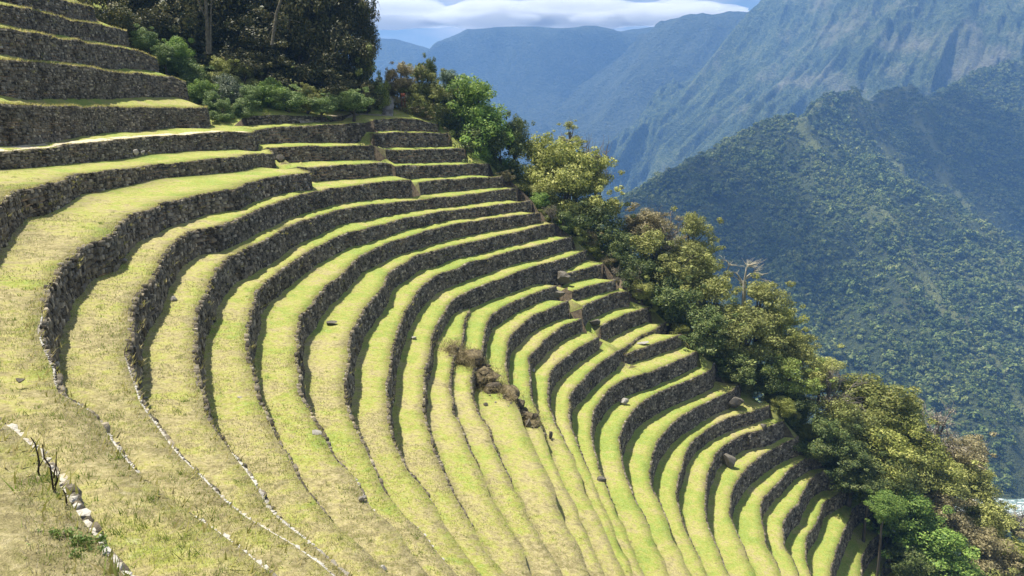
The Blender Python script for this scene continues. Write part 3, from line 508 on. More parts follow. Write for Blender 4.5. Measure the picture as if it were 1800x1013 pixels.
LIP = {}
for name, pts in WALLS.items():
    P = catmull(pts, 1.0)
    d = P[-1] - P[-2]
    d[2] = 0
    d /= np.linalg.norm(d) + 1e-9
    if name in EXTEND:
        ext = np.array([P[-1] + d * k for k in (1.2, 2.5, 4.0, 5.5)])
        P = np.vstack([P, ext])
    w = smooth1(np.random.RandomState(len(name) + int(abs(P[0, 0] * 10))).normal(0, 0.16, len(P)), 2)
    O = outward(P)
    P[:, :2] += O * w[:, None] * 0.8
    P[:, 2] += smooth1(np.random.RandomState(int(abs(P[0, 1] * 10))).normal(0, 0.10, len(P)), 2)
    if name in FADE:   # the dying ends of the terraces are slumped and uneven
        s_ = np.concatenate([[0], np.cumsum(np.linalg.norm(np.diff(P[:, :2], axis=0), axis=1))])
        k_ = 1 - np.clip(((s_[-1] - s_) - FADE[name]) / 11.0 + 0.7, 0, 1)
        rj = np.random.RandomState(int(abs(P[0, 0] * 100)) + 5)
        P[:, :2] += O * (smooth1(rj.normal(0, 0.13, len(P)), 1) * k_)[:, None]
        P[:, 2] += smooth1(rj.normal(0, 0.07, len(P)), 1) * k_
    LIP[name] = P

segA = np.concatenate([P[:-1] for P in LIP.values()])
segB = np.concatenate([P[1:] for P in LIP.values()])
segO = np.concatenate([[i] * (len(P) - 1) for i, P in enumerate(LIP.values())])
BASE, HGT, OUT, MIDS, LOW = {}, {}, {}, [], {}
for wi, (name, P) in enumerate(LIP.items()):
    O = smooth1(outward(P), 3)
    O /= np.linalg.norm(O, axis=1)[:, None]
    sel = segO != wi
    A, B = segA[sel], segB[sel]
    zb = np.full(len(P), np.nan); dist = np.full(len(P), np.nan)
    for i, p in enumerate(P):
        e = B[:, :2] - A[:, :2]
        w = A[:, :2] - p[:2]
        den = O[i, 0] * e[:, 1] - O[i, 1] * e[:, 0]
        den[np.abs(den) < 1e-9] = 1e-9
        t = (w[:, 0] * e[:, 1] - w[:, 1] * e[:, 0]) / den
        u = (w[:, 0] * O[i, 1] - w[:, 1] * O[i, 0]) / den
        zh = A[:, 2] + np.clip(u, 0, 1) * (B[:, 2] - A[:, 2])
        ok = (t > 0.3) & (t < 16) & (u >= 0) & (u <= 1) & (zh < p[2] - 0.35)
        if ok.any():
            j = np.argmin(np.where(ok, t, 1e9))
            dist[i] = t[j]
            zb[i] = zh[j] + (min(0.34 * t[j], 1.5) if name in STEEP_TREAD else min(0.09 * t[j], 0.45))
    h = P[:, 2] - zb
    good = ~np.isnan(h)
    dflt = DEFAULT_H.get(name, 1.9)
    if good.any():
        idx = np.arange(len(P))
        hh = np.interp(idx, idx[good], h[good])
        far = np.array([np.min(np.abs(idx[good] - k)) for k in idx])
        hh = np.where(far > 6, dflt, hh)
    else:
        hh = np.full(len(P), dflt)
    hh = smooth1(np.clip(hh, 0.5, 3.4), 3)
    if name in FADE:   # the step dies out where the terrace runs into the open slope
        s_ = np.concatenate([[0], np.cumsum(np.linalg.norm(np.diff(P[:, :2], axis=0), axis=1))])
        k_ = np.clip(((s_[-1] - s_) - FADE[name]) / 11.0 + 0.7, 0, 1)
        hh = hh * (0.90 + 0.10 * k_)
        LOW[name] = k_
    HGT[name] = hh; OUT[name] = O
    Bp = P.copy()
    Bp[:, :2] += O * (0.13 + 0.08 * hh)[:, None]
    Bp[:, 2] -= hh
    BASE[name] = Bp
    for i in range(len(P)):
        if good[i] and dist[i] > 1.6:
            bo = 0.14 + 0.1 * hh[i]
            zn = P[i, 2] - h[i] - (min(0.34 * dist[i], 1.5) if name in STEEP_TREAD else min(0.09 * dist[i], 0.45))
            for f in (0.38, 0.70):
                dd = bo + (dist[i] - bo) * f + rng.normal(0, 0.05)
                zz = Bp[i, 2] + (zn - Bp[i, 2]) * f + rng.normal(0, 0.06)
                MIDS.append((P[i, 0] + O[i, 0] * dd, P[i, 1] + O[i, 1] * dd, zz))

# ---------------------------------------------------------------- ground (one sheet, triangulated between lips and wall feet)
gv, ge = [], []
def add_line(Q):
    s = len(gv)
    gv.extend([tuple(q) for q in Q])
    ge.extend([(s + i, s + i + 1) for i in range(len(Q) - 1)])
for name in LIP:
    Lp = LIP[name].copy()
    Lp[:, :2] += OUT[name] * 0.10
    add_line(Lp)
    add_line(BASE[name])
gv.extend(MIDS)
RIDGE = [LIP[n][0] for n in RIDGE_ORDER]
rx = np.array([p[0] for p in RIDGE]); rp = np.array(RIDGE)
rp = rp[np.argsort(rx)]
nrm = np.array([0.42, 0.91])
outer = []
for dd, dz in ((1.0, -0.25), (3.0, -1.8), (7.0, -6.0), (14.0, -13.0), (30.0, -28.0), (70.0, -62.0)):
    for q in rp[:: 1 if dd < 8 else 2]:
        outer.append((q[0] + nrm[0] * dd + rng.normal(0, 0.25), q[1] + nrm[1] * dd + rng.normal(0, 0.25), q[2] + dz + rng.normal(0, 0.25)))
gv.extend(outer)
gv.extend(EXTRA_GROUND)
res = delaunay_2d_cdt([Vector((p[0], p[1])) for p in gv], ge, [], 0, 1e-4)
cv, _, cf, ov = res[0], res[1], res[2], res[3]
gz = np.zeros(len(cv))
ga = np.array(gv)
for i, src in enumerate(ov):
    if len(src):
        gz[i] = gv[src[0]][2]
    else:
        d2 = (ga[:, 0] - cv[i][0]) ** 2 + (ga[:, 1] - cv[i][1]) ** 2
        gz[i] = ga[np.argmin(d2), 2]
gV = np.array([(v[0], v[1], z) for v, z in zip(cv, gz)])
gF = np.array([f for f in cf if len(f) == 3])
# keep only triangles inside the built outline
poly = np.array(OUTLINE)
cen = gV[gF].mean(1)
inside = np.zeros(len(cen), bool)
j = len(poly) - 1
for i in range(len(poly)):
    xi, yi = poly[i]; xj, yj = poly[j]
    c = ((yi > cen[:, 1]) != (yj > cen[:, 1])) & (cen[:, 0] < (xj - xi) * (cen[:, 1] - yi) / (yj - yi + 1e-12) + xi)
    inside ^= c
    j = i
gF = gF[inside]
ground = obj('ground', mesh_np('ground', gV, gF, M_GROUND), kind='structure')
GB = BVHTree.FromPolygons([tuple(v) for v in gV], [tuple(int(k) for k in f) for f in gF])

def ground_z(x, y, default=None):
    hit = GB.ray_cast(Vector((x, y, 300.0)), Vector((0, 0, -1)))
    return hit[0].z if hit[0] is not None else default

# ---------------------------------------------------------------- dry stone walls
def frame_at(P, O, H, s_arr, s):
    q = np.stack([np.interp(s, s_arr, P[:, k]) for k in range(3)], 1)
    o = np.stack([np.interp(s, s_arr, O[:, k]) for k in range(2)], 1)
    o /= np.linalg.norm(o, axis=1)[:, None]
    return q, o, np.interp(s, s_arr, H)

def build_stones(P, O, H, rh, ln, seed, low=None):
    r = np.random.RandomState(seed)
    s_arr = np.concatenate([[0], np.cumsum(np.linalg.norm(np.diff(P[:, :2], axis=0), axis=1))])
    Ltot = s_arr[-1]
    S0, S1, D0, D1 = [], [], [], []
    edges = [0.0]
    while edges[-1] < H.max():
        edges.append(edges[-1] + rh * r.uniform(0.6, 1.45))
    for j in range(len(edges) - 1):
        s = -r.rand() * ln
        while s < Ltot:
            l = ln * (0.45 + 1.5 * r.rand() ** 2)
            a, b = max(s, 0), min(s + l, Ltot)
            if b - a > 0.08:
                S0.append(a); S1.append(b)
                D0.append(edges[j]); D1.append(edges[j + 1])
            s += l
    S0, S1, D0, D1 = map(np.array, (S0, S1, D0, D1))
    wob = (fbm(S0 * 0.6, D0 * 0.8 + seed, 3, 3) - 0.5) * rh * 2.0
    D0 = D0 + wob * (D0 > 0); D1 = D1 + wob
    mid = (S0 + S1) / 2
    _, _, hm = frame_at(P, O, H, s_arr, mid)
    keep = (D0 < hm - 0.04) & (hm > r.uniform(0.15, 0.6, len(hm)))
    if low is not None:   # buried under turf at the dying end of the terrace
        keep &= np.interp(mid, s_arr, low) > 0.22
    S0, S1, D0, D1, hm, mid = S0[keep], S1[keep], D0[keep], D1[keep], hm[keep], mid[keep]
    D1 = np.minimum(D1, hm + 0.15)
    n = len(S0)
    V = np.zeros((n, 9, 3))
    gap = 0.10
    proud = r.uniform(-0.015, 0.07, n)
    top_j = np.where(D0 < rh * 0.5, r.uniform(-0.10, 0.13, n) + np.where(np.hypot(frame_at(P, O, H, s_arr, mid)[0][:, 0], frame_at(P, O, H, s_arr, mid)[0][:, 1]) < 32, 0.13, 0) + np.where(np.hypot(frame_at(P, O, H, s_arr, mid)[0][:, 0], frame_at(P, O, H, s_arr, mid)[0][:, 1]) < 18, 0.25, 0), 0)
    if low is not None:   # capping stones robbed where the terrace runs into the open slope
        top_j = top_j + np.where(D0 < rh * 0.5, 0.22 * (1 - np.interp(mid, s_arr, low)), 0)
    D0 = D0 + top_j
    D1 = np.maximum(D1, D0 + 0.05)
    k = 0
    for front in (0, 1):
        for (su, du) in ((0, 0), (1, 0), (1, 1), (0, 1)):
            inset = gap if front else 0.01
            js = r.normal(0, 0.05, n) * front; jd = r.normal(0, 0.07, n) * front
            s = np.where(su, S1 - (S1 - S0) * inset, S0 + (S1 - S0) * inset) + js * (S1 - S0)
            d = np.where(du, D1 - (D1 - D0) * inset, D0 + (D1 - D0) * inset) + jd * (D1 - D0)
            q, o, h = frame_at(P, O, H, s_arr, np.clip(s, 0, Ltot))
            off = 0.22 + 0.10 * np.maximum(d, 0) + (proud + r.normal(0, 0.012, n) if front else -0.20)
            V[:, k, :2] = q[:, :2] + o * off[:, None]
            V[:, k, 2] = q[:, 2] - d
            k += 1
    V[:, 8] = V[:, 4:8].mean(1)
    _, o, _ = frame_at(P, O, H, s_arr, mid)
    V[:, 8, :2] += o * r.uniform(0.01, 0.05, n)[:, None]
    quads = np.array([(0, 1, 5, 4), (1, 2, 6, 5), (3, 0, 4, 7)])
    tris = np.array([(4, 5, 8), (5, 6, 8), (6, 7, 8), (7, 4, 8)])
    return V, quads, tris

def stones_mesh(name, V, quads, tris, mat):
    n = len(V)
    off = (np.arange(n) * 9)[:, None, None]
    return mesh_np(name, V.reshape(-1, 3), [(quads[None] + off).reshape(-1, 4), (tris[None] + off).reshape(-1, 3)], mat)

# rock shapes shared by capstones and loose stones
def rock_mesh(name, seed, sub, mat, flat=0.7, rough=0.22):
    import bmesh
    bm = bmesh.new()
    bmesh.ops.create_icosphere(bm, subdivisions=sub, radius=0.5)
    r = np.random.RandomState(seed)
    planes = [(Vector(r.normal(0, 1, 3)).normalized(), r.uniform(0.20, 0.38)) for _ in range(9)]
    ax = r.uniform(0.75, 1.25, 3)
    for v in bm.verts:
        v.co *= 1 + r.normal(0, rough * 0.22)
        for nrm_, dd in planes:
            ex = v.co.dot(nrm_) - dd
            if ex > 0:
                v.co -= nrm_ * ex * 0.97
        v.co = Vector((v.co.x * ax[0], v.co.y * ax[1], v.co.z * flat))
    me = bpy.data.meshes.new(name)
    bm.to_mesh(me)
    bm.free()
    me.materials.append(mat)
    return me

CAPS = [rock_mesh('capstone', 30 + i, 1, M_CAP, 0.6, 0.3) for i in range(6)]
ROCKS = [rock_mesh('rock', 60 + i, 3, M_ROCK, 0.75, 0.2) for i in range(6)]
PALE_ROCKS = [rock_mesh('pale_rock', 80 + i, 3, M_CAP, 0.65, 0.2) for i in range(4)]

wall_things = {}
fr_pts = []
for wi, (name, P) in enumerate(LIP.items()):
    H, O = HGT[name], OUT[name]
    near = np.min(np.linalg.norm(P[:, :2], axis=1))
    rh, ln = (0.22, 0.34) if near < 70 else (0.27, 0.42)
    V, quads, tris = build_stones(P, O, H, rh, ln, 11 + wi, LOW.get(name))
    c = V.mean(1)
    dist = np.linalg.norm(c, axis=1)
    mid = P[len(P) // 2]
    t = empty('terrace_wall', (mid[0], mid[1], mid[2] - H[len(P) // 2]), LABELS[name], 'stone wall', 'dry stone terrace walls')
    t['kind'] = 'thing'
    wall_things[name] = t
    bpy.context.view_layer.update()
    single = np.zeros(len(V), bool)
    if name in SINGLE_STONES:
        # the stones of this wall that show largest become stones of their own
        size = (V[:, :4].max(1) - V[:, :4].min(1)).max(1) / dist
        infront = (c[:, 1] > 1) & (np.abs(c[:, 0]) < 0.66 * c[:, 1])
        size = np.where(infront, size, 0)
        single[np.argsort(-size)[:SINGLE_STONES[name]]] = True
        for v in V[single]:
            part('stone', stones_mesh('stone', v[None], quads, tris, M_WALL), t)
    part('stonework', stones_mesh('stonework', V[~single], quads, tris, M_WALL), t, kind='stuff')

def put_part_copy(name, me, parent, loc, rot, scale):
    o = bpy.data.objects.new(name, me)
    o.location = loc
    o.rotation_euler = rot
    o.scale = scale
    COL.objects.link(o)
    o.parent = parent
    o.matrix_parent_inverse = parent.matrix_basis.inverted()
    return o

# pale capstones along the lips that are seen from behind
r = np.random.RandomState(5)
for name, (d0, d1, step, sz, pres) in CAPSTONES.items():
    P = LIP[name]
    O = OUT[name]
    s_arr = np.concatenate([[0], np.cumsum(np.linalg.norm(np.diff(P[:, :2], axis=0), axis=1))])
    s = 0.0
    while s < s_arr[-1]:
        q = [np.interp(s, s_arr, P[:, k]) for k in range(3)]
        o = [np.interp(s, s_arr, O[:, k]) for k in range(2)]
        dd = math.hypot(q[0], q[1])
        hole = fbm(np.array([s * 0.45]), np.array([wi * 3.1]), 2, 9)[0]
        if d0 < dd < d1 and q[1] > 2 and hole < pres and abs(q[0]) < 0.72 * q[1]:
            k = sz * r.uniform(0.5, 1.4)
            put_part_copy('capstone', CAPS[r.randint(6)], wall_things[name],
                          (q[0] + o[0] * 0.12, q[1] + o[1] * 0.12, q[2] - 0.03 + k * 0.02),
                          (r.uniform(-.15, .15), r.uniform(-.15, .15), math.atan2(o[1], o[0]) + math.pi / 2 + r.uniform(-.4, .4)), (k * 1.5, k * 0.95, k * 0.5))
            s += k * 0.85 + step * r.rand()
        else:
            s += 0.3

# ---------------------------------------------------------------- grass
def blades(pts, hgt, wid, lean, seed):
    r = np.random.RandomState(seed)
    n = len(pts)
    a = r.uniform(0, 2 * math.pi, n)
    h = hgt * r.uniform(0.5, 1.4, n)
    w = wid * r.uniform(0.6, 1.3, n)
    l = r.normal(0, lean, (n, 2)) * h[:, None]
    V = np.zeros((n, 3, 3))
    V[:, 0] = pts; V[:, 1] = pts; V[:, 2] = pts
    V[:, 0, 0] -= np.cos(a) * w / 2; V[:, 0, 1] -= np.sin(a) * w / 2
    V[:, 1, 0] += np.cos(a) * w / 2; V[:, 1, 1] += np.sin(a) * w / 2
    V[:, 2, :2] += l
    V[:, 2, 2] += h
    V[:, :2, 2] -= 0.015
    return V

GR = np.random.RandomState(12)
chunks = []
for (t0, t1, n, hg, wd) in ((4.5, 13, 110000, 0.05, 0.013), (13, 26, 110000, 0.065, 0.022), (26, 50, 90000, 0.08, 0.045)):
    ty = np.sqrt(GR.uniform(t0 ** 2, t1 ** 2, n))
    tx = GR.uniform(-0.70, 0.70, n) * ty
    dens = fbm(tx * 0.55, ty * 0.55, 4, 21)
    keep = GR.rand(n) < np.clip((dens - 0.30) * 3.2, 0.12, 1)
    pts = []
    for x, y in zip(tx[keep], ty[keep]):
        hit = GB.ray_cast(Vector((x, y, 60.0)), Vector((0, 0, -1)))
        if hit[0] is not None and hit[1].z > 0.75:
            pts.append((x, y, hit[0].z))
    if pts:
        chunks.append(blades(np.array(pts), hg, wd, 0.55, len(pts)))
cl = []
for (t0, t1, n) in ((5, 13, 260), (13, 30, 420), (30, 60, 500)):
    ty = np.sqrt(GR.uniform(t0 ** 2, t1 ** 2, n)); tx = GR.uniform(-0.70, 0.70, n) * ty
    for x, y in zip(tx, ty):
        sp = 0.05 + 0.10 * GR.rand()
        k = GR.randint(8, 26)
        for a, b in GR.normal(0, sp, (k, 2)):
            hit = GB.ray_cast(Vector((x + a, y + b, 60.0)), Vector((0, 0, -1)))
            if hit[0] is not None and hit[1].z > 0.75:
                cl.append((x + a, y + b, hit[0].z))
tufts = blades(np.array(cl), 0.13, 0.020, 0.55, 77)
if chunks:
    V = np.concatenate(chunks)
    obj('grass', mesh_np('grass', V.reshape(-1, 3), np.arange(len(V) * 3).reshape(-1, 3), M_GRASS), kind='stuff',
        label='short dry and green grass growing on the terraces', category='grass')
obj('grass', mesh_np('grass_tufts', tufts.reshape(-1, 3), np.arange(len(tufts) * 3).reshape(-1, 3), M_TUFT), kind='stuff',
    label='longer green tufts scattered through the short turf', category='grass')
fr = []
for name, P in LIP.items():
    H, O = HGT[name], OUT[name]
    s_arr = np.concatenate([[0], np.cumsum(np.linalg.norm(np.diff(P[:, :2], axis=0), axis=1))])
    up = name.startswith('upper')
    n = int(s_arr[-1] * (40 if up else 18))
    s = GR.uniform(0, s_arr[-1], n)
    q, o, h = frame_at(P, O, H, s_arr, s)
    kp = GR.rand(len(h)) < np.interp(s, s_arr, LOW[name]) if name in LOW else h > 0.3
    q, o, s = q[kp], o[kp], s[kp]
    n = len(q)
    q[:, :2] += o * GR.uniform(-0.30, 0.22, n)[:, None]
    V = blades(q, 0.24 if up else 0.13, 0.07 if up else 0.05, 0.5, n)
    V[:, 2, :2] += o * 0.07
    fr.append(V)
for name, P in LIP.items():   # tufts rooted in the joints of the walls
    H, O = HGT[name], OUT[name]
    s_arr = np.concatenate([[0], np.cumsum(np.linalg.norm(np.diff(P[:, :2], axis=0), axis=1))])
    n = int(s_arr[-1] * 0.55)
    s = np.repeat(GR.uniform(0, s_arr[-1], n), 9)
    q, o, h = frame_at(P, O, H, s_arr, s)
    d = np.repeat(GR.uniform(0.1, 0.95, n), 9) * h
    q[:, :2] += o * (0.26 + 0.1 * d)[:, None] + GR.normal(0, 0.07, (len(s), 2))
    q[:, 2] -= d
    V = blades(q, 0.17, 0.05, 0.7, n)
    V[:, 2, :2] += o * 0.08
    fr.append(V)
V = np.concatenate(fr)
obj('grass', mesh_np('grass_fringe', V.reshape(-1, 3), np.arange(len(V) * 3).reshape(-1, 3), M_FRINGE), kind='stuff',
    label='dry grass fringe hanging over the lips of the terrace walls', category='grass')

# ---------------------------------------------------------------- far landforms
# control points (metres) of the far landforms
HILL = [(194, 1349, -144), (257, 1396, -115), (341, 1456, -73), (444, 1527, -27), (513, 1573, -2), (566, 1597, 14), (583, 1530, -13), (590, 1472, -44), (605, 1355, -117), (629, 1239, -181), (638, 1126, -233), (625, 992, -283), (613, 869, -333), (242, 1070, -205), (370, 1243, -163), (425, 1129, -216), (272, 881, -279), (387, 912, -275), (448, 846, -296), (485, 768, -326), (301, 762, -330), (504, 1434, -82), (344, 1333, -125), (96, 1286, -197), (0, 1171, -260), (160, 1057, -219), (102, 879, -286), (659, 1725, 36), (751, 1834, 69), (849, 1942, 98), (888, 1916, 70), (986, 1992, 92), (1033, 2016, 59), (840, 1796, -12), (876, 1706, -97), (721, 1714, -12), (722, 1620, -69), (1118, 2100, 70), (1287, 2276, 127), (1443, 2409, 176), (1600, 2496, 201), (1814, 2551, 221), (1274, 2032, -57), (1266, 1910, -151), (1442, 2086, -44), (515, 724, -390), (600, 735, -390), (420, 712, -390), (700, 745, -390), (850, 755, -390), (300, 700, -390), (520, 650, -372), (300, 680, -372), (120, 690, -372), (700, 640, -370), (900, 700, -360), (520, 560, -372), (0, 760, -372), (-200, 900, -372), (1000, 900, -300), (300, 1800, -330), (500, 1900, -230), (650, 2100, -200), (900, 2300, -150), (1200, 2650, -60), (1500, 2750, 0), (150, 1600, -340), (0, 1400, -350), (685, 1572, -119), (800, 1682, -29), (700, 1455, -192), (815, 1565, -102), (724, 1339, -256), (839, 1449, -166), (733, 1226, -308), (848, 1336, -218), (720, 1092, -358), (835, 1202, -268), (708, 969, -408), (823, 1079, -318)]
MASSIF = [(1171, 3590, 542), (983, 3465, 336), (813, 3331, 140), (653, 3224, 18), (524, 3128, -93), (433, 3016, -239), (343, 2884, -378), (1400, 3326, 502), (1748, 3115, 470), (1900, 3009, 454), (1266, 2961, 227), (1570, 2753, 211), (1451, 2931, 324), (1097, 2944, 144), (800, 2747, -58), (1829, 2709, 244), (588, 2664, -211), (2022, 2721, 301), (1600, 3923, 1147), (2200, 3612, 1123), (1386, 3862, 860), (2512, 3487, 1020), (1288, 3140, 347), (1295, 2741, 153), (1166, 3297, 365), (977, 3103, 173), (300, 2100, -420), (900, 2300, -380), (1500, 2400, -340), (600, 2200, -400), (0, 2600, -420), (1200, 4300, 200), (2000, 4400, 300), (700, 4200, -100), (2300, 3200, 500), (2300, 2500, 100)]
BUTTRESS = [(299, 3739, -79), (380, 3833, 0), (577, 4030, 206), (741, 4226, 404), (855, 4340, 582), (1088, 4438, 684), (1400, 4451, 745), (1711, 4455, 760), (680, 3768, 53), (952, 3796, 186), (1155, 4082, 452), (858, 4019, 335), (470, 3581, -102), (150, 3225, -350), (600, 3150, -300), (1125, 3150, -200), (1125, 4875, 225), (525, 4950, 0), (1800, 4200, 525), (1800, 3300, 150)]
RANGE = [(-1244, 5103, 250), (-926, 4985, 320), (-738, 4909, 275), (-589, 4861, 366), (-381, 4896, 529), (-225, 4920, 644), (-68, 4842, 588), (104, 4925, 664), (298, 4982, 618), (485, 4929, 685), (667, 4982, 618), (855, 5063, 690), (1263, 5141, 741), (-317, 4431, 217), (0, 4345, 122), (322, 4498, 220), (166, 4667, 389), (-166, 4660, 357), (589, 4579, 288), (-417, 4132, 58), (1805, 5133, 706), (-1040, 3640, -350), (-390, 3575, -350), (195, 3575, -330), (975, 3770, -250), (-520, 5590, 195), (390, 5655, 227), (1300, 5590, 325), (-1170, 5200, 0)]
FAR_RANGE = [(-1364, 5331, 481), (-1161, 5468, 598), (-967, 5471, 613), (-765, 5405, 569), (-530, 5331, 481), (-187, 5250, 366), (-1686, 5258, 403), (-906, 5086, 390), (-1218, 5014, 315), (-1870, 4565, -200), (-990, 4510, -200), (-330, 4510, -200), (-1100, 5830, 55), (-1870, 5500, 55), (-330, 5775, 55)]
# crest lines of the near hill: points (metres) and the fall of the slope on either side
HILL_RIDGES = [
    ([(-34, 1115, -283), (96, 1286, -197), (197, 1369, -146), (259, 1406, -116), (343, 1466, -73), (447, 1537, -27), (515, 1578, -2), (569, 1608, 14)], 0.56, 0.56),
    ([(569, 1608, 14), (583, 1530, -13), (590, 1472, -44), (605, 1355, -117), (629, 1239, -181), (638, 1126, -233), (625, 992, -283), (613, 869, -333), (602, 770, -366)], 0.62, 1.25),
    ([(569, 1608, 14), (659, 1725, 38), (751, 1834, 69), (815, 1910, 91), (849, 1943, 100), (877, 1939, 81), (898, 1936, 68), (960, 1981, 86), (994, 2003, 94), (1023, 2018, 68), (1061, 2044, 49)], 0.95, 0.95),
    ([(849, 1943, 100), (835, 1835, 25), (831, 1724, -61), (834, 1616, -139), (833, 1487, -217), (823, 1361, -282), (799, 1195, -341)], 0.85, 1.10),
    ([(994, 2003, 94), (984, 1878, -13), (986, 1754, -113), (977, 1601, -209), (973, 1429, -296), (943, 1252, -357)], 0.85, 1.10),
    ([(1061, 2044, 49), (1155, 2143, 82), (1287, 2276, 127), (1443, 2408, 174), (1600, 2496, 201), (1814, 2552, 227), (1996, 2557, 248)], 0.66, 0.66),
    ([(1287, 2276, 127), (1233, 2072, -14), (1192, 1859, -147), (1161, 1636, -239)], 0.70, 0.70),
    ([(1600, 2496, 201), (1481, 2204, 31), (1415, 1969, -113)], 0.70, 0.70),
    ([(751, 1834, 69), (715, 1714, -12), (702, 1598, -80)], 0.90, 0.90),
    ([(343, 1466, -73), (310, 1202, -184), (277, 952, -256), (256, 820, -300)], 0.60, 0.60),
    ([(447, 1537, -27), (421, 1258, -164), (387, 994, -252), (348, 825, -302)], 0.60, 0.60),
    ([(569, 1608, 14), (536, 1345, -116), (502, 1109, -212), (466, 917, -276), (443, 808, -309)], 0.60, 0.60),
    ([(605, 1355, -117), (552, 1036, -246), (520, 856, -299), (504, 779, -324)], 0.62, 0.62),
    ([(259, 1406, -116), (216, 1152, -203), (192, 925, -264)], 0.58, 0.58),
]

def tps(ctrl, X, Y, lam=0.0):
    P = np.array(ctrl, float)
    sc = 1000.0
    p = P[:, :2] / sc
    z = P[:, 2]
    n = len(p)
    d = np.linalg.norm(p[:, None] - p[None], axis=2)
    K = np.where(d > 0, d * d * np.log(d + 1e-12), 0) + lam * np.eye(n)
    A = np.zeros((n + 3, n + 3))
    A[:n, :n] = K; A[:n, n] = 1; A[:n, n + 1:] = p; A[n, :n] = 1; A[n + 1:, :n] = p.T
    w = np.linalg.solve(A, np.concatenate([z, np.zeros(3)]))
    x = X.ravel() / sc; y = Y.ravel() / sc
    out = np.full(len(x), w[n]) + w[n + 1] * x + w[n + 2] * y
    for i in range(n):
        q = (x - p[i, 0]) ** 2 + (y - p[i, 1]) ** 2
        out += w[i] * 0.5 * q * np.log(q + 1e-12)
    return out.reshape(X.shape)

def ridge_field(ridges, X, Y, floor):
    Z = np.full(X.shape, floor - 60.0)
    jx = (fbm(X / 90.0, Y / 90.0, 4, 401) - 0.5) * 70
    jy = (fbm(X / 90.0 + 9, Y / 90.0, 4, 402) - 0.5) * 70
    for pts, k, k2 in ridges:
        for a, b in zip(pts[:-1], pts[1:]):
            ax, ay, az = a; bx, by, bz = b
            ex, ey = bx - ax, by - ay
            t = np.clip(((X + jx - ax) * ex + (Y + jy - ay) * ey) / (ex * ex + ey * ey), 0, 1)
            d = np.hypot(X + jx - ax - t * ex, Y + jy - ay - t * ey)
            side = ex * (Y + jy - ay) - ey * (X + jx - ax) > 0
            kk = np.where(side, k2, k)
            Z = np.maximum(Z, az + t * (bz - az) - kk * d * (1 + 0.25 * np.exp(-d / 60.0)))
    return Z

def landform(name, ctrl, x0, x1, y0, y1, nx, ny, mat, amp, wl, seed, lam, stretch=(1, 1), floor=-372.0, rot=0.0, cap=None, ridges=None, gain=0.55):
    X, Y = np.meshgrid(np.linspace(x0, x1, nx), np.linspace(y0, y1, ny), indexing='ij')
    Z = tps(ctrl, X, Y, lam) if ridges is None else ridge_field(ridges, X, Y, floor)
    c, s = math.cos(rot), math.sin(rot)
    u = (X * c + Y * s) / wl * stretch[0]
    v = (-X * s + Y * c) / wl * stretch[1]
    wx = (fbm(u * 0.7, v * 0.7, 3, seed + 20) - 0.5) * 1.2
    k = np.clip((Z - floor) / 160.0, 0.03, 1)
    Z = Z + k * amp * (fbm(u + wx, v + wx, 7, seed, ridged=True, gain=gain) - 0.62)
    Z = np.maximum(Z, floor + 1.0 * fbm(u * 8, v * 8, 2, seed + 3))
    if cap is not None:
        Z = np.where(Z > cap - 170, cap - 170 * np.exp(-(Z - cap + 170) / 170.0), Z)
    V = np.stack([X, Y, Z], -1).reshape(-1, 3)
    i = np.arange(nx * ny).reshape(nx, ny)
    F = np.stack([i[:-1, :-1], i[1:, :-1], i[1:, 1:], i[:-1, 1:]], -1).reshape(-1, 4)
    o = obj(name, mesh_np(name, V, F, mat, True), kind='structure')
    return o, X, Y, Z

NEAR_SIDE = [(-100, 230, -125), (0, 215, -120), (80, 212, -145), (130, 200, -172), (165, 188, -200), (300, 200, -250), (600, 200, -340), (250, 350, -262), (400, 520, -330), (420, 640, -366), (700, 640, -372), (1000, 660, -372), (0, 680, -372), (-250, 680, -370), (100, 450, -270), (-200, 400, -240), (900, 300, -372)]
M_HILL = mat_mountain('hill_slope', (0.016, 0.028, 0.011), (0.036, 0.052, 0.018), (0.075, 0.090, 0.032), (0.12, 0.10, 0.06), 1.0, 0.3)
M_MASSIF = mat_mountain('mountain_slope', (0.018, 0.034, 0.014), (0.065, 0.090, 0.032), (0.150, 0.170, 0.065), (0.25, 0.215, 0.155), 0.6, 0.6)
M_RANGE = mat_mountain('far_range', (0.020, 0.032, 0.022), (0.045, 0.060, 0.035), (0.080, 0.095, 0.055), (0.15, 0.14, 0.12), 0.3, 0.3)
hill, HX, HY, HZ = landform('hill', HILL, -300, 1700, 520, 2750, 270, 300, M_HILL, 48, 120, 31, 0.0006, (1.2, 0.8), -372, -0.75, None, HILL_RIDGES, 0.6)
landform('mountain', MASSIF, -100, 2700, 2000, 4200, 500, 420, M_MASSIF, 340, 520, 41, 0.002, (1.7, 0.55), -420, -0.75, 638, None, 0.6)
landform('mountain', BUTTRESS, 0, 2100, 3050, 5100, 130, 130, M_RANGE, 200, 500, 51, 0.003, (1.5, 0.7), -430, -0.6, 638)
landform('mountain', RANGE, -1700, 1950, 3500, 5750, 160, 110, M_RANGE, 120, 500, 61, 0.004, (1.4, 0.7), -430, 0.3, 640)
landform('mountain', FAR_RANGE, -2300, 0, 4450, 5850, 80, 50, M_RANGE, 90, 600, 71, 0.004, (1, 1), -430, 0.0, 640)

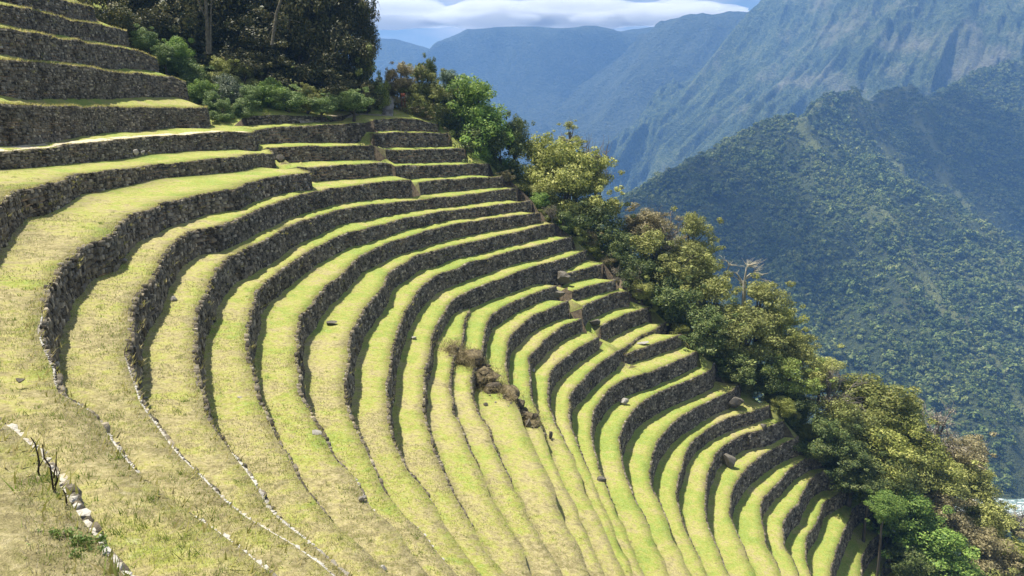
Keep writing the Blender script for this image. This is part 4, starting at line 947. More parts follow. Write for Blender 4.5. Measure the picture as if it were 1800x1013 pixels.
def CREST(x, y):
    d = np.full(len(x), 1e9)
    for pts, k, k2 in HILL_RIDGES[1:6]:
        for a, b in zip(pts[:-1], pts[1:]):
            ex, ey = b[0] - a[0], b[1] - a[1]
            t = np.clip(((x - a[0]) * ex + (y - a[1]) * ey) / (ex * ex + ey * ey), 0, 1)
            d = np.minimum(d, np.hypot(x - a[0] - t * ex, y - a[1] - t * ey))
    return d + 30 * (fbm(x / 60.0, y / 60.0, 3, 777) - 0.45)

# pale grass along the hill crests, with sunlit ridge contrast painted into the colour
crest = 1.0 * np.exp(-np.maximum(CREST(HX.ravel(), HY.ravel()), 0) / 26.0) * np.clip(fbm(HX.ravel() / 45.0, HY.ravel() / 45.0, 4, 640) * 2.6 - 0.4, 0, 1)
ca = hill.data.attributes.new('crest_grass_light', 'FLOAT', 'POINT')
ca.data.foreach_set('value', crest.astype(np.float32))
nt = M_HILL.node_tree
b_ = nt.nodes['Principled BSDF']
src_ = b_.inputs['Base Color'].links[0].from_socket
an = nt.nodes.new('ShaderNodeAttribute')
an.attribute_name = 'crest_grass_light'
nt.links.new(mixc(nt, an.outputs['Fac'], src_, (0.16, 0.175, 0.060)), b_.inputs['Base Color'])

# valley floor under the hills, wide enough to close the view
vf = [(-2900, -600), (2800, -600), (2800, 5900), (-2900, 5900)]
obj('terrain', mesh_np('terrain', [(x, y, -378.0) for x, y in vf], np.array([[0, 1, 2, 3]]), M_HILL), kind='structure')

# river with white rapids
def mat_river():
    m, nt, b = new_mat('river_water')
    geo = nt.nodes.new('ShaderNodeNewGeometry')
    mp = nt.nodes.new('ShaderNodeMapping')
    mp.inputs['Rotation'].default_value = (0, 0, -0.35)
    mp.inputs['Scale'].default_value = (0.5, 1.4, 1)
    nt.links.new(geo.outputs['Position'], mp.inputs['Vector'])
    n1 = noise(nt, 0.16, 6, 0.75, mp.outputs[0], 1.0)
    n2 = noise(nt, 0.5, 4, 0.7, mp.outputs[0])
    f = mixc(nt, 0.35, n1, n2)
    nt.links.new(ramp(nt, [(0.42, (0.06, 0.10, 0.085)), (0.50, (0.18, 0.25, 0.22)), (0.57, (0.75, 0.78, 0.77))], f), b.inputs['Base Color'])
    b.inputs['Roughness'].default_value = 0.35
    bump(nt, b, f, 0.6, 0.6)
    return m
rv = []
for x in np.linspace(250, 1100, 40):
    yc = 716 + 0.10 * (x - 515) + 14 * math.sin(x / 70.0)
    rv.append((x, yc - 38 - 6 * math.sin(x / 23.0), yc + 34 + 7 * math.sin(x / 31.0 + 1)))
V = np.array([(x, a, -370.2) for x, a, b in rv] + [(x, b, -370.2) for x, a, b in rv])
n = len(rv)
obj('river', mesh_np('river', V, np.array([(i, i + 1, n + i + 1, n + i) for i in range(n - 1)]), mat_river()), kind='structure')
# this side of the valley, from the terraces down to the water
near_side, NX, NY, NZ = landform('hillside', NEAR_SIDE, -300, 1100, 185, 690, 120, 60, M_HILL, 30, 120, 91, 0.002, (1, 1), -372, 0.4)

# forest on the near hill: thousands of crowns, one mass
def crowns_on(X, Y, Z, n, seed, size, cond):
    r = np.random.RandomState(seed)
    nx, ny = X.shape
    a = r.uniform(0, nx - 1.001, n * 6); b = r.uniform(0, ny - 1.001, n * 6)
    i, j = a.astype(int), b.astype(int)
    fa, fb = a - i, b - j
    lerp = lambda G: (G[i, j] * (1 - fa) + G[i + 1, j] * fa) * (1 - fb) + (G[i, j + 1] * (1 - fa) + G[i + 1, j + 1] * fa) * fb
    x, y, z = lerp(X), lerp(Y), lerp(Z)
    ok = cond(x, y, z)
    dens = fbm(x / 90.0, y / 90.0, 3, seed + 5)
    ok &= r.rand(len(x)) < np.clip((dens - 0.25) * 3, 0.25, 1)
    x, y, z = x[ok][:n], y[ok][:n], z[ok][:n] + r.uniform(-1.0, 2.5, min(n, ok.sum()))
    return np.stack([x, y, z], 1), size * np.exp(r.normal(-0.05, 0.45, len(x)))

def in_view(x, y, z):
    return (y > 500) & (np.abs(x) < 0.70 * y) & (z > -370)

gxz, gyz = np.gradient(HZ, HX[1, 0] - HX[0, 0], HY[0, 1] - HY[0, 0])
face_cam = (gxz * HX + gyz * HY + (-HZ)) / np.sqrt(HX ** 2 + HY ** 2 + HZ ** 2)   # > 0 where the slope is turned to the terraces
def FRONT(x, y):
    i = np.clip(((x - HX[0, 0]) / (HX[1, 0] - HX[0, 0])).astype(int), 0, HX.shape[0] - 1)
    j = np.clip(((y - HY[0, 0]) / (HY[0, 1] - HY[0, 0])).astype(int), 0, HX.shape[1] - 1)
    return face_cam[i, j]
def mat_canopy():
    m = bpy.data.materials.new('forest_canopy')
    m.use_nodes = True
    nt = m.node_tree
    b = nt.nodes['Principled BSDF']
    b.inputs['Roughness'].default_value = 0.8
    b.inputs['Specular IOR Level'].default_value = 0.15
    geo = nt.nodes.new('ShaderNodeNewGeometry')
    pos = geo.outputs['Position']
    crown = noise(nt, 0.16, 2, 0.5, pos)
    stand = noise(nt, 0.014, 4, 0.6, pos, 0.5)
    f = mixc(nt, 0.12, mixc(nt, 0.45, crown, stand), geo.outputs['Random Per Island'])
    nt.links.new(ramp(nt, [(0.38, (0.028, 0.050, 0.015)), (0.46, (0.075, 0.110, 0.028)), (0.54, (0.140, 0.175, 0.044)), (0.62, (0.225, 0.235, 0.078))], f), b.inputs['Base Color'])
    return m
M_CANOPY = mat_canopy()
P1, S1_ = crowns_on(HX, HY, HZ, 44000, 3, 3.3, lambda x, y, z: in_view(x, y, z) & (z > -368.5) & (1.364 * z > -1.02 * x - 0.19 * y) & (FRONT(x, y) > 0.0) & (CREST(x, y) > rng.uniform(-6, 24, len(x))))
P2_, S2_ = crowns_on(NX, NY, NZ, 2500, 4, 3.0, lambda x, y, z: (x > 0.30 * y) & (x < 0.74 * y) & (z > -369))
FP = np.concatenate([P1, P2_]); FS = np.concatenate([S1_, S2_])
shapes = bpy.data.collections.new('crown_shapes')
for k in range(9):
    r = np.random.RandomState(900 + k)
    K = 120
    d = r.normal(0, 1, (K, 3)); d[:, 2] = np.abs(d[:, 2]) * 0.95 - 0.2
    d /= np.linalg.norm(d, axis=1)[:, None]
    lob = 0.72 + 0.34 * np.sin(2.7 * np.arctan2(d[:, 1], d[:, 0]) + k) * (1 - d[:, 2]) + r.uniform(-0.16, 0.16, K)
    q = d * lob[:, None] * np.array([1, 1, 0.9])
    nn = d + r.normal(0, 0.35, (K, 3)); nn /= np.linalg.norm(nn, axis=1)[:, None]
    a_ = np.cross(nn, r.normal(0, 1, (K, 3))); a_ /= np.linalg.norm(a_, axis=1)[:, None] + 1e-9
    b_ = np.cross(nn, a_)
    s_ = r.uniform(0.10, 0.24, (K, 1))
    V = np.stack([q - a_ * s_, q + b_ * s_ + nn * s_ * 0.3, q + a_ * s_, q - b_ * s_], 1).reshape(-1, 3)
    o = bpy.data.objects.new('crown_shape', mesh_np('crown_shape', V, np.arange(len(V)).reshape(-1, 4), M_CANOPY))
    shapes.objects.link(o)
fme = bpy.data.meshes.new('forest')
fme.vertices.add(len(FP)); fme.vertices.foreach_set('co', (FP + np.stack([0 * FS, 0 * FS, FS * 0.3], 1)).astype(np.float32).ravel())
for nm, kind, arr in (('crown_size', 'FLOAT', FS), ('crown_turn', 'FLOAT', rng.uniform(0, 6.28, len(FP))), ('crown_pick', 'INT', rng.randint(0, 9, len(FP)))):
    at_ = fme.attributes.new(nm, kind, 'POINT')
    at_.data.foreach_set('value', arr.astype(np.int32 if kind == 'INT' else np.float32))
fo = obj('forest', fme, kind='stuff', label='dense forest covering the hill across the river', category='forest')
ng = bpy.data.node_groups.new('forest_crowns', 'GeometryNodeTree')
ng.interface.new_socket('Geometry', in_out='INPUT', socket_type='NodeSocketGeometry')
ng.interface.new_socket('Geometry', in_out='OUTPUT', socket_type='NodeSocketGeometry')
gi, go = ng.nodes.new('NodeGroupInput'), ng.nodes.new('NodeGroupOutput')
iop = ng.nodes.new('GeometryNodeInstanceOnPoints')
ci = ng.nodes.new('GeometryNodeCollectionInfo')
ci.inputs['Collection'].default_value = shapes
ci.inputs['Separate Children'].default_value = True
ci.inputs['Reset Children'].default_value = True
iop.inputs['Pick Instance'].default_value = True
def named(nm, kind):
    n = ng.nodes.new('GeometryNodeInputNamedAttribute')
    n.data_type = kind
    n.inputs['Name'].default_value = nm
    return n.outputs['Attribute']
comb = ng.nodes.new('ShaderNodeCombineXYZ')
ng.links.new(gi.outputs[0], iop.inputs['Points'])
ng.links.new(ci.outputs[0], iop.inputs['Instance'])
ng.links.new(named('crown_pick', 'INT'), iop.inputs['Instance Index'])
ng.links.new(named('crown_turn', 'FLOAT'), comb.inputs['Z'])
ng.links.new(comb.outputs[0], iop.inputs['Rotation'])
ng.links.new(named('crown_size', 'FLOAT'), iop.inputs['Scale'])
ng.links.new(iop.outputs[0], go.inputs[0])
md = fo.modifiers.new('crowns', 'NODES')
md.node_group = ng

# ---------------------------------------------------------------- trees and shrubs
def tube(points, radii, seg=6):
    P = np.array(points, float)
    n = len(P)
    V, F = [], []
    for i in range(n):
        d = P[min(i + 1, n - 1)] - P[max(i - 1, 0)]
        d /= np.linalg.norm(d) + 1e-9
        a = np.cross(d, (0.3, 0.2, 0.93)); a /= np.linalg.norm(a) + 1e-9
        b = np.cross(d, a)
        for k in range(seg):
            t = 2 * math.pi * k / seg
            V.append(P[i] + (a * math.cos(t) + b * math.sin(t)) * radii[i])
    for i in range(n - 1):
        for k in range(seg):
            F.append((i * seg + k, i * seg + (k + 1) % seg, (i + 1) * seg + (k + 1) % seg, (i + 1) * seg + k))
    return np.array(V), np.array(F)

def join(parts):
    Vs, Fs, off = [], [], 0
    for V, F in parts:
        Vs.append(V); Fs.append(F + off); off += len(V)
    return np.concatenate(Vs), np.concatenate(Fs)

def limb(a, b, r0, r1, r, bend=0.15, n=5, seg=5):
    a, b = np.array(a, float), np.array(b, float)
    L_ = np.linalg.norm(b - a)
    pts, rad = [], []
    o = r.normal(0, bend * L_, 3)
    for i in range(n):
        t = i / (n - 1)
        pts.append(a + (b - a) * t + o * math.sin(math.pi * t) * 0.5 + (r.normal(0, 0.02 * L_, 3) if 0 < i < n - 1 else 0))
        rad.append(r0 + (r1 - r0) * t)
    return tube(pts, rad, seg)

def leaf_cloud(centers, radii, per, size, r, flat=0.8, shell=0.55):
    out = []
    for c, rad in zip(centers, radii):
        n = int(per * (rad / np.mean(radii)) ** 2)
        d = r.normal(0, 1, (n, 3)); d /= np.linalg.norm(d, axis=1)[:, None]
        q = c + d * (rad * (shell + (1 - shell) * r.rand(n) ** 0.6) * r.uniform(0.75, 1.15, n))[:, None] * np.array([1, 1, flat])
        nrm_ = d + r.normal(0, 0.55, (n, 3)) + np.array([0, 0, 0.35])
        nrm_ /= np.linalg.norm(nrm_, axis=1)[:, None]
        a = np.cross(nrm_, r.normal(0, 1, (n, 3))); a /= np.linalg.norm(a, axis=1)[:, None] + 1e-9
        b = np.cross(nrm_, a)
        s = (size * np.exp(r.normal(0, 0.3, n)))[:, None]
        V = np.stack([q - a * s * 0.9, q - b * s * 0.45 + nrm_ * s * 0.12, q + a * s * 0.9, q + b * s * 0.45 + nrm_ * s * 0.12], 1)
        out.append(V)
    V = np.concatenate(out)
    return V.reshape(-1, 3), np.arange(len(V) * 4).reshape(-1, 4)

def make_variant(kind, seed):
    """crown about 2 units wide (radius 1) centred on the origin; trunk foot at z = -1.6"""
    r = np.random.RandomState(seed)
    nc, per, size, rr, flat, shell = {
        'dense': (46, 330, 0.033, (0.20, 0.42), 0.80, 0.6),
        'fine': (48, 330, 0.029, (0.16, 0.36), 0.85, 0.5),
        'airy': (26, 100, 0.036, (0.16, 0.32), 0.60, 0.3),
        'twig': (26, 90, 0.022, (0.18, 0.34), 0.85, 0.2),
        'tall': (50, 300, 0.030, (0.18, 0.36), 0.90, 0.5)}[kind]
    C, R = [], []
    while len(C) < nc:
        d = r.normal(0, 1, 3); d /= np.linalg.norm(d)
        rad = r.uniform(*rr)
        p = d * (1 - rad * 0.8) * (0.35 + 0.65 * r.rand() ** 0.5)
        p[2] *= 1.0 if p[2] > 0 else 0.85
        if r.rand() < 0.24:
            rad = r.uniform(rr[0] * 0.5, rr[0])
            p = d * r.uniform(0.95, 1.32)
        lump = 0.80 + 0.40 * math.sin(3 * math.atan2(p[1], p[0]) + seed) * 0.5
        C.append(p * np.array([lump, lump, 1])); R.append(rad)
    C = np.array(C)
    V, F = leaf_cloud(C, R, per, size, r, flat, shell)
    stem = tube([(0, 0, -1.6), (0.03, 0.02, -1.0), (-0.02, 0.03, -0.45), (0.02, 0, 0.05)], [0.075, 0.06, 0.05, 0.035], 7)
    parts = []
    order = np.argsort(-np.array(R))
    for i in order[:16 if kind != 'twig' else 26]:
        z0 = r.uniform(-0.9, -0.1)
        parts.append(limb((0, 0, z0), C[i], 0.032, 0.008, r))
        if kind in ('twig', 'airy'):
            for _ in range(5):
                parts.append(limb(C[i] * r.uniform(0.6, 1.0), C[i] + r.normal(0, 0.22, 3) + (0, 0, 0.12), 0.010, 0.003, r, 0.2, 4, 4))
    TV, TF = join(parts)
    return mesh_np('crown', V, F), mesh_np('trunk', *stem, None, True), mesh_np('branches', TV, TF, None, True)

VAR = {k: [make_variant(k, 300 + 17 * i + len(k)) for i in range(n)] for k, n in (('dense', 3), ('fine', 3), ('airy', 1), ('twig', 2), ('tall', 3))}
# plants: x, y, z of the crown centre, crown width, crown height (metres), kind
PLANTS = [
    (-20.2, 144.8, 8.1, 6.2, 5.2, 'straw'),
    (-17.1, 144.6, 7.1, 6.2, 6.2, 'shrub'),
    (-14.9, 145.7, 7.2, 4.7, 8.4, 'dark'),
    (-14.2, 142.8, 3.5, 6.2, 6.2, 'shrub'),
    (-11.0, 148.8, 7.5, 5.3, 5.3, 'blue'),
    (-7.9, 145.9, 3.6, 12.1, 10.5, 'green'),
    (-5.2, 143.8, -1.5, 11.5, 10.4, 'green'),
    (-6.7, 142.1, -4.6, 8.3, 9.3, 'dark'),
    (0.5, 145.6, -2.6, 5.8, 8.5, 'dark'),
    (-2.1, 141.7, -6.6, 8.3, 10.4, 'dark'),
    (-16.4, 141.4, 1.5, 5.1, 3.5, 'straw'),
    (11.4, 152.9, -2.2, 6.7, 5.6, 'airy'),
    (5.8, 144.6, -7.3, 9.5, 11.7, 'lime'),
    (11.7, 145.4, -8.3, 11.7, 11.7, 'lime'),
    (16.2, 147.5, -8.5, 7.6, 9.7, 'twig'),
    (10.4, 141.3, -13.3, 12.5, 11.5, 'olive'),
    (16.5, 144.3, -13.6, 8.5, 8.5, 'olive'),
    (6.2, 139.4, -12.6, 6.2, 7.2, 'olive'),
    (13.3, 137.3, -18.0, 11.2, 9.2, 'dark'),
    (18.9, 136.6, -21.0, 8.2, 7.2, 'dark'),
    (24.2, 141.1, -19.0, 9.5, 7.4, 'straw'),
    (27.9, 140.6, -21.6, 8.4, 9.5, 'twig'),
    (32.8, 141.7, -21.2, 8.5, 9.5, 'olive'),
    (25.6, 136.0, -24.0, 12.3, 10.2, 'olive'),
    (30.4, 136.8, -25.2, 11.3, 9.3, 'shrub'),
    (21.8, 131.6, -25.2, 8.9, 7.9, 'dark'),
    (35.3, 137.3, -27.4, 8.3, 8.3, 'olive'),
    (27.2, 127.7, -29.4, 9.7, 8.7, 'dark'),
    (36.3, 132.3, -31.5, 12.1, 10.1, 'olive'),
    (44.0, 134.2, -32.5, 11.2, 9.2, 'olive'),
    (46.5, 133.4, -36.0, 8.2, 9.2, 'lime'),
    (32.5, 124.6, -34.1, 10.5, 8.6, 'dark'),
    (40.1, 127.2, -36.3, 13.7, 10.8, 'shrub'),
    (37.2, 122.6, -39.0, 9.0, 6.0, 'dark'),
    (49.4, 131.6, -39.7, 8.7, 8.2, 'olive'),
    (42.8, 122.4, -42.0, 7.2, 6.0, 'dark'),
    (46.8, 123.3, -41.8, 9.1, 6.5, 'orange'),
    (54.5, 129.5, -42.3, 8.6, 6.3, 'olive'),
    (54.6, 125.8, -45.3, 8.4, 8.0, 'twig'),
    (47.1, 120.8, -46.0, 8.1, 6.8, 'dark'),
    (63.6, 129.0, -47.5, 11.5, 8.2, 'lime'),
    (55.7, 122.5, -49.2, 10.1, 8.7, 'shrub'),
    (49.8, 117.2, -50.0, 8.8, 6.7, 'dark'),
    (68.3, 128.1, -51.4, 10.5, 8.2, 'lime'),
    (61.4, 121.7, -52.9, 11.9, 8.7, 'lime'),
    (77.0, 130.5, -54.6, 10.8, 7.4, 'twig'),
    (81.1, 129.7, -58.6, 9.8, 8.3, 'straw'),
    (69.8, 124.1, -56.1, 11.2, 8.9, 'lime'),
    (55.4, 116.3, -54.1, 9.7, 7.5, 'dark'),
    (62.8, 117.7, -57.2, 10.7, 7.6, 'shrub'),
    (73.1, 122.1, -60.4, 11.1, 7.9, 'olive'),
    (81.4, 125.8, -62.3, 8.6, 7.3, 'olive'),
    (63.2, 113.9, -60.4, 10.5, 7.4, 'green'),
    (56.8, 112.9, -55.9, 6.0, 4.9, 'dark'),
    (71.3, 116.3, -63.7, 10.7, 7.6, 'straw'),
    (81.0, 120.9, -66.2, 10.2, 7.0, 'olive'),
    (92.1, 128.0, -71.2, 8.9, 6.5, 'twig'),
    (65.8, 111.0, -64.7, 11.2, 7.3, 'green'),
    (74.8, 113.3, -68.1, 11.4, 7.5, 'straw'),
    (83.2, 116.0, -70.2, 9.9, 6.8, 'lime'),
    (62.0, 108.5, -66.7, 8.4, 4.8, 'dark'),
    (68.3, 108.1, -68.9, 10.1, 6.4, 'green'),
    (76.6, 109.5, -71.8, 11.2, 6.5, 'olive'),
    (87.4, 117.3, -73.7, 8.2, 6.9, 'olive'),
    (55.8, 105.7, -55.8, 5.1, 4.3, 'green'),
    (-41.8, 113.8, 1.8, 3.6, 3.3, 'under'),
    (-40.0, 116.4, 2.0, 4.2, 2.9, 'under'),
    (-20.6, 142.8, 3.5, 6.2, 5.1, 'straw'),
    (-17.7, 142.7, 3.0, 6.2, 5.7, 'shrub'),
    (-14.6, 142.4, 1.5, 6.2, 5.1, 'olive'),
    (-11.9, 143.5, 2.0, 6.2, 7.3, 'dark'),
    (-22.1, 146.7, 7.2, 4.2, 5.3, 'straw'),
    (-60.7, 132.3, 16.4, 12.1, 14.0, 'forest'),
    (-54.0, 134.6, 17.6, 14.2, 16.1, 'forest'),
    (-47.2, 136.9, 18.8, 14.4, 16.4, 'forest'),
    (-40.4, 140.3, 20.2, 14.8, 18.7, 'forest'),
    (-33.5, 139.8, 18.3, 13.8, 18.7, 'forest'),
    (-30.2, 143.4, 20.7, 11.1, 17.1, 'forest'),
    (-28.1, 136.1, 10.4, 10.7, 13.6, 'forest'),
    (-24.8, 137.4, 6.7, 6.9, 9.9, 'forestedge'),
    (-34.7, 135.1, 10.4, 13.5, 12.5, 'forest'),
    (-42.7, 133.4, 12.1, 13.3, 11.4, 'forest'),
    (-50.4, 131.3, 11.9, 13.1, 10.3, 'forest'),
    (-56.5, 129.6, 13.5, 9.2, 9.2, 'forest'),
    (-26.4, 143.4, 15.9, 6.1, 11.2, 'forest'),
    (-23.0, 138.0, 4.9, 4.0, 6.0, 'forestedge'),
    (-61.3, 147.0, 28.0, 18.4, 16.4, 'forest'),
    (-50.1, 150.4, 29.6, 20.9, 17.8, 'forest'),
    (-38.1, 152.8, 31.1, 21.2, 18.0, 'forest'),
    (-67.5, 140.2, 24.9, 14.7, 13.7, 'forest'),
    (-52.0, 123.6, 9.1, 6.2, 4.4, 'under'),
    (-49.4, 122.1, 6.8, 5.2, 5.2, 'under'),
    (-46.3, 117.5, 4.5, 4.2, 4.2, 'green'),
    (-43.0, 119.6, 4.6, 5.3, 5.7, 'pale'),
    (-39.8, 119.4, 3.8, 5.2, 3.8, 'under'),
    (-37.9, 122.6, 4.5, 5.8, 5.3, 'green'),
    (-34.8, 122.4, 3.6, 6.2, 3.9, 'under'),
    (-32.3, 124.5, 3.9, 4.5, 4.5, 'olive'),
    (-30.0, 124.4, 3.2, 5.4, 3.0, 'under'),
    (-44.2, 116.2, 3.3, 3.3, 3.0, 'under'),
    (-45.8, 124.3, 7.8, 5.3, 4.4, 'olive'),
    (-51.6, 123.0, 11.1, 4.4, 4.4, 'green'),
    (-52.4, 120.7, 10.1, 4.3, 3.4, 'under'),
    (-42.1, 125.2, 7.0, 5.4, 4.5, 'shrub'),
    (-55.5, 122.2, 12.3, 5.2, 3.9, 'under'),
    (-25.7, 127.5, 3.6, 6.4, 3.7, 'under'),
    (-10.9, 142.8, -0.1, 3.2, 2.7, 'dark'),
    (-12.8, 146.0, -1.0, 3.7, 3.2, 'olive'),
    (-10.6, 146.9, -3.2, 5.8, 4.9, 'dark'),
    (-8.4, 151.0, -8.3, 7.3, 6.2, 'straw'),
    (-4.5, 158.9, -15.3, 7.4, 6.3, 'lime'),
    (-12.0, 141.5, -1.9, 3.7, 3.2, 'straw'),
    (-9.4, 142.1, -2.8, 5.5, 4.7, 'twig'),
    (-8.1, 145.3, -5.0, 6.5, 5.5, 'green'),
    (-8.2, 139.4, -4.2, 3.8, 3.3, 'twig'),
    (-6.2, 140.1, -5.1, 5.4, 4.6, 'green'),
    (-5.8, 142.6, -7.3, 6.9, 5.9, 'dark'),
    (-3.1, 149.2, -12.4, 6.9, 5.9, 'twig'),
    (-0.4, 155.8, -19.4, 8.5, 7.2, 'olive'),
    (-3.8, 141.5, -6.9, 3.3, 2.8, 'dark'),
    (-1.7, 142.9, -7.8, 5.3, 4.5, 'green'),
    (-1.3, 145.4, -10.0, 6.0, 5.1, 'straw'),
    (-1.0, 136.2, -9.1, 2.8, 2.4, 'straw'),
    (-0.0, 140.6, -10.0, 3.7, 3.2, 'dark'),
    (2.6, 142.9, -12.2, 5.8, 4.9, 'olive'),
    (3.2, 146.8, -17.3, 9.1, 7.7, 'olive'),
    (7.4, 153.7, -24.3, 7.2, 6.1, 'lime'),
    (0.7, 138.3, -11.1, 3.3, 2.8, 'olive'),
    (2.8, 139.2, -12.0, 5.6, 4.8, 'olive'),
    (3.9, 142.0, -14.2, 5.5, 4.6, 'lime'),
    (4.7, 136.0, -13.1, 3.8, 3.2, 'green'),
    (5.2, 138.6, -14.0, 5.6, 4.7, 'olive'),
    (6.9, 140.8, -16.2, 7.2, 6.1, 'green'),
    (8.4, 144.2, -21.3, 7.4, 6.3, 'dark'),
    (9.5, 151.8, -28.3, 7.3, 6.2, 'green'),
    (6.8, 131.5, -14.8, 2.9, 2.5, 'twig'),
    (6.6, 133.9, -15.7, 3.8, 3.2, 'olive'),
    (7.2, 136.5, -17.9, 7.0, 5.9, 'green'),
    (8.8, 132.5, -16.7, 4.3, 3.7, 'dark'),
    (8.6, 138.0, -17.6, 4.0, 3.4, 'dark'),
    (10.2, 138.5, -19.8, 6.8, 5.8, 'straw'),
    (14.0, 142.8, -24.9, 6.8, 5.8, 'olive'),
    (15.5, 150.9, -31.9, 9.4, 8.0, 'twig'),
    (11.0, 133.3, -19.1, 3.7, 3.1, 'shrub'),
    (13.2, 135.0, -20.0, 4.0, 3.4, 'straw'),
    (12.2, 139.0, -22.2, 6.8, 5.8, 'olive'),
    (14.0, 134.7, -21.5, 4.4, 3.7, 'lime'),
    (14.3, 137.2, -22.4, 3.9, 3.3, 'green'),
    (14.4, 138.8, -24.6, 6.8, 5.8, 'shrub'),
    (19.2, 143.5, -29.7, 8.1, 6.9, 'straw'),
    (21.2, 149.9, -36.7, 8.6, 7.3, 'shrub'),
    (16.6, 132.2, -23.5, 3.4, 2.9, 'straw'),
    (16.4, 134.7, -24.4, 5.9, 5.0, 'lime'),
    (17.3, 135.9, -26.6, 4.5, 3.9, 'green'),
    (17.4, 128.7, -25.5, 3.6, 3.1, 'twig'),
    (20.6, 127.7, -26.4, 4.5, 3.8, 'twig'),
    (20.1, 131.7, -28.6, 4.7, 4.0, 'olive'),
    (22.2, 137.9, -33.7, 6.6, 5.6, 'olive'),
    (25.2, 144.7, -40.7, 7.1, 6.1, 'olive'),
    (22.0, 126.7, -27.2, 4.4, 3.7, 'olive'),
    (22.5, 128.4, -28.1, 4.0, 3.4, 'lime'),
    (23.6, 133.5, -30.3, 4.8, 4.1, 'straw'),
    (23.6, 126.7, -30.1, 2.7, 2.3, 'shrub'),
    (24.5, 130.1, -31.0, 3.9, 3.3, 'green'),
    (26.0, 133.5, -33.2, 6.4, 5.5, 'olive'),
    (27.1, 137.8, -38.3, 8.2, 7.0, 'twig'),
    (31.2, 146.6, -45.9, 7.0, 5.7, 'green'),
    (27.6, 129.6, -33.0, 3.8, 3.3, 'olive'),
    (27.4, 130.3, -33.9, 5.3, 4.5, 'olive'),
    (29.8, 131.7, -36.1, 4.8, 4.0, 'olive'),
    (28.2, 123.1, -33.6, 3.2, 2.7, 'lime'),
    (28.8, 125.2, -34.5, 4.9, 4.2, 'olive'),
    (30.1, 129.2, -36.7, 6.9, 5.8, 'shrub'),
    (33.2, 134.9, -42.4, 8.3, 6.7, 'shrub'),
    (37.2, 144.7, -50.1, 8.8, 7.1, 'green'),
    (29.3, 122.1, -35.9, 3.0, 2.6, 'shrub'),
    (31.2, 123.4, -37.0, 5.5, 4.4, 'twig'),
    (33.6, 126.4, -39.5, 6.8, 5.4, 'green'),
    (34.0, 124.6, -38.5, 3.6, 3.0, 'olive'),
    (35.2, 125.4, -39.4, 4.2, 3.5, 'olive'),
    (36.4, 127.8, -41.6, 5.2, 4.4, 'green'),
    (40.4, 136.1, -48.3, 8.4, 6.8, 'dark'),
    (44.6, 144.6, -56.1, 6.8, 5.5, 'olive'),
    (39.3, 123.2, -41.9, 2.8, 2.4, 'twig'),
    (39.4, 124.2, -42.8, 5.0, 4.3, 'shrub'),
    (41.3, 131.9, -46.5, 5.5, 4.4, 'green'),
    (43.9, 117.9, -44.7, 3.9, 3.3, 'lime'),
    (43.8, 121.7, -45.6, 3.8, 3.2, 'olive'),
    (47.5, 128.6, -50.2, 6.0, 4.9, 'dark'),
    (50.2, 134.9, -55.4, 8.6, 6.9, 'lime'),
    (53.5, 143.4, -62.6, 8.8, 7.1, 'twig'),
    (46.2, 119.4, -46.9, 3.1, 2.7, 'shrub'),
    (45.9, 121.5, -47.8, 3.8, 3.2, 'twig'),
    (47.8, 125.4, -50.0, 4.7, 4.0, 'twig'),
    (48.8, 120.3, -50.0, 3.7, 3.1, 'lime'),
    (53.4, 129.1, -53.4, 5.3, 4.3, 'twig'),
    (50.8, 131.1, -55.6, 7.2, 5.8, 'olive'),
    (54.6, 135.6, -60.9, 5.8, 4.7, 'straw'),
    (59.9, 144.0, -68.0, 8.2, 6.6, 'twig'),
    (52.5, 121.4, -53.2, 4.4, 3.8, 'olive'),
    (55.4, 128.0, -56.7, 5.8, 4.6, 'lime'),
    (54.3, 125.4, -56.3, 5.1, 4.3, 'dark'),
    (52.7, 117.8, -55.6, 2.8, 2.3, 'olive'),
    (53.7, 122.7, -56.5, 4.7, 4.0, 'green'),
    (59.9, 128.5, -61.6, 5.5, 4.5, 'straw'),
    (59.8, 134.0, -66.8, 5.6, 4.5, 'twig'),
    (64.1, 140.2, -73.9, 10.2, 8.2, 'dark'),
    (58.4, 121.6, -59.0, 2.8, 2.4, 'lime'),
    (58.9, 124.5, -59.9, 3.9, 3.3, 'shrub'),
    (64.3, 131.1, -65.0, 6.6, 5.3, 'olive'),
    (61.3, 119.6, -61.7, 3.6, 3.1, 'olive'),
    (62.0, 122.5, -62.6, 4.0, 3.4, 'green'),
    (67.9, 130.6, -67.9, 5.5, 4.4, 'olive'),
    (68.7, 136.6, -73.1, 5.8, 4.7, 'green'),
    (73.5, 141.8, -80.2, 9.0, 7.3, 'twig'),
    (62.5, 119.5, -66.3, 3.9, 3.3, 'shrub'),
    (65.5, 124.8, -70.5, 5.2, 4.2, 'dark'),
    (66.4, 126.7, -72.8, 5.3, 4.3, 'twig'),
    (65.5, 115.9, -69.8, 3.5, 3.0, 'olive'),
    (66.1, 120.9, -70.7, 4.8, 4.1, 'dark'),
    (70.7, 126.4, -76.4, 7.1, 5.7, 'olive'),
    (71.2, 132.5, -81.5, 8.5, 6.8, 'lime'),
    (76.1, 139.4, -88.7, 8.0, 6.5, 'olive'),
    (-60.1, 125.7, 9.6, 8.1, 7.2, 'forest'),
    (-49.6, 140.3, 15.5, 14.9, 12.9, 'forest'),
    (-39.5, 131.4, 7.4, 11.3, 8.5, 'forest'),
    (-31.5, 133.3, 6.5, 10.5, 8.6, 'forest'),
    (-56.9, 133.2, 11.1, 11.4, 8.5, 'forest'),
    (-44.1, 128.5, 8.1, 10.1, 7.3, 'forest'),
    (-38.8, 144.7, 17.0, 15.3, 15.3, 'forest'),
    (-55.4, 143.4, 20.7, 16.1, 16.1, 'forest'),
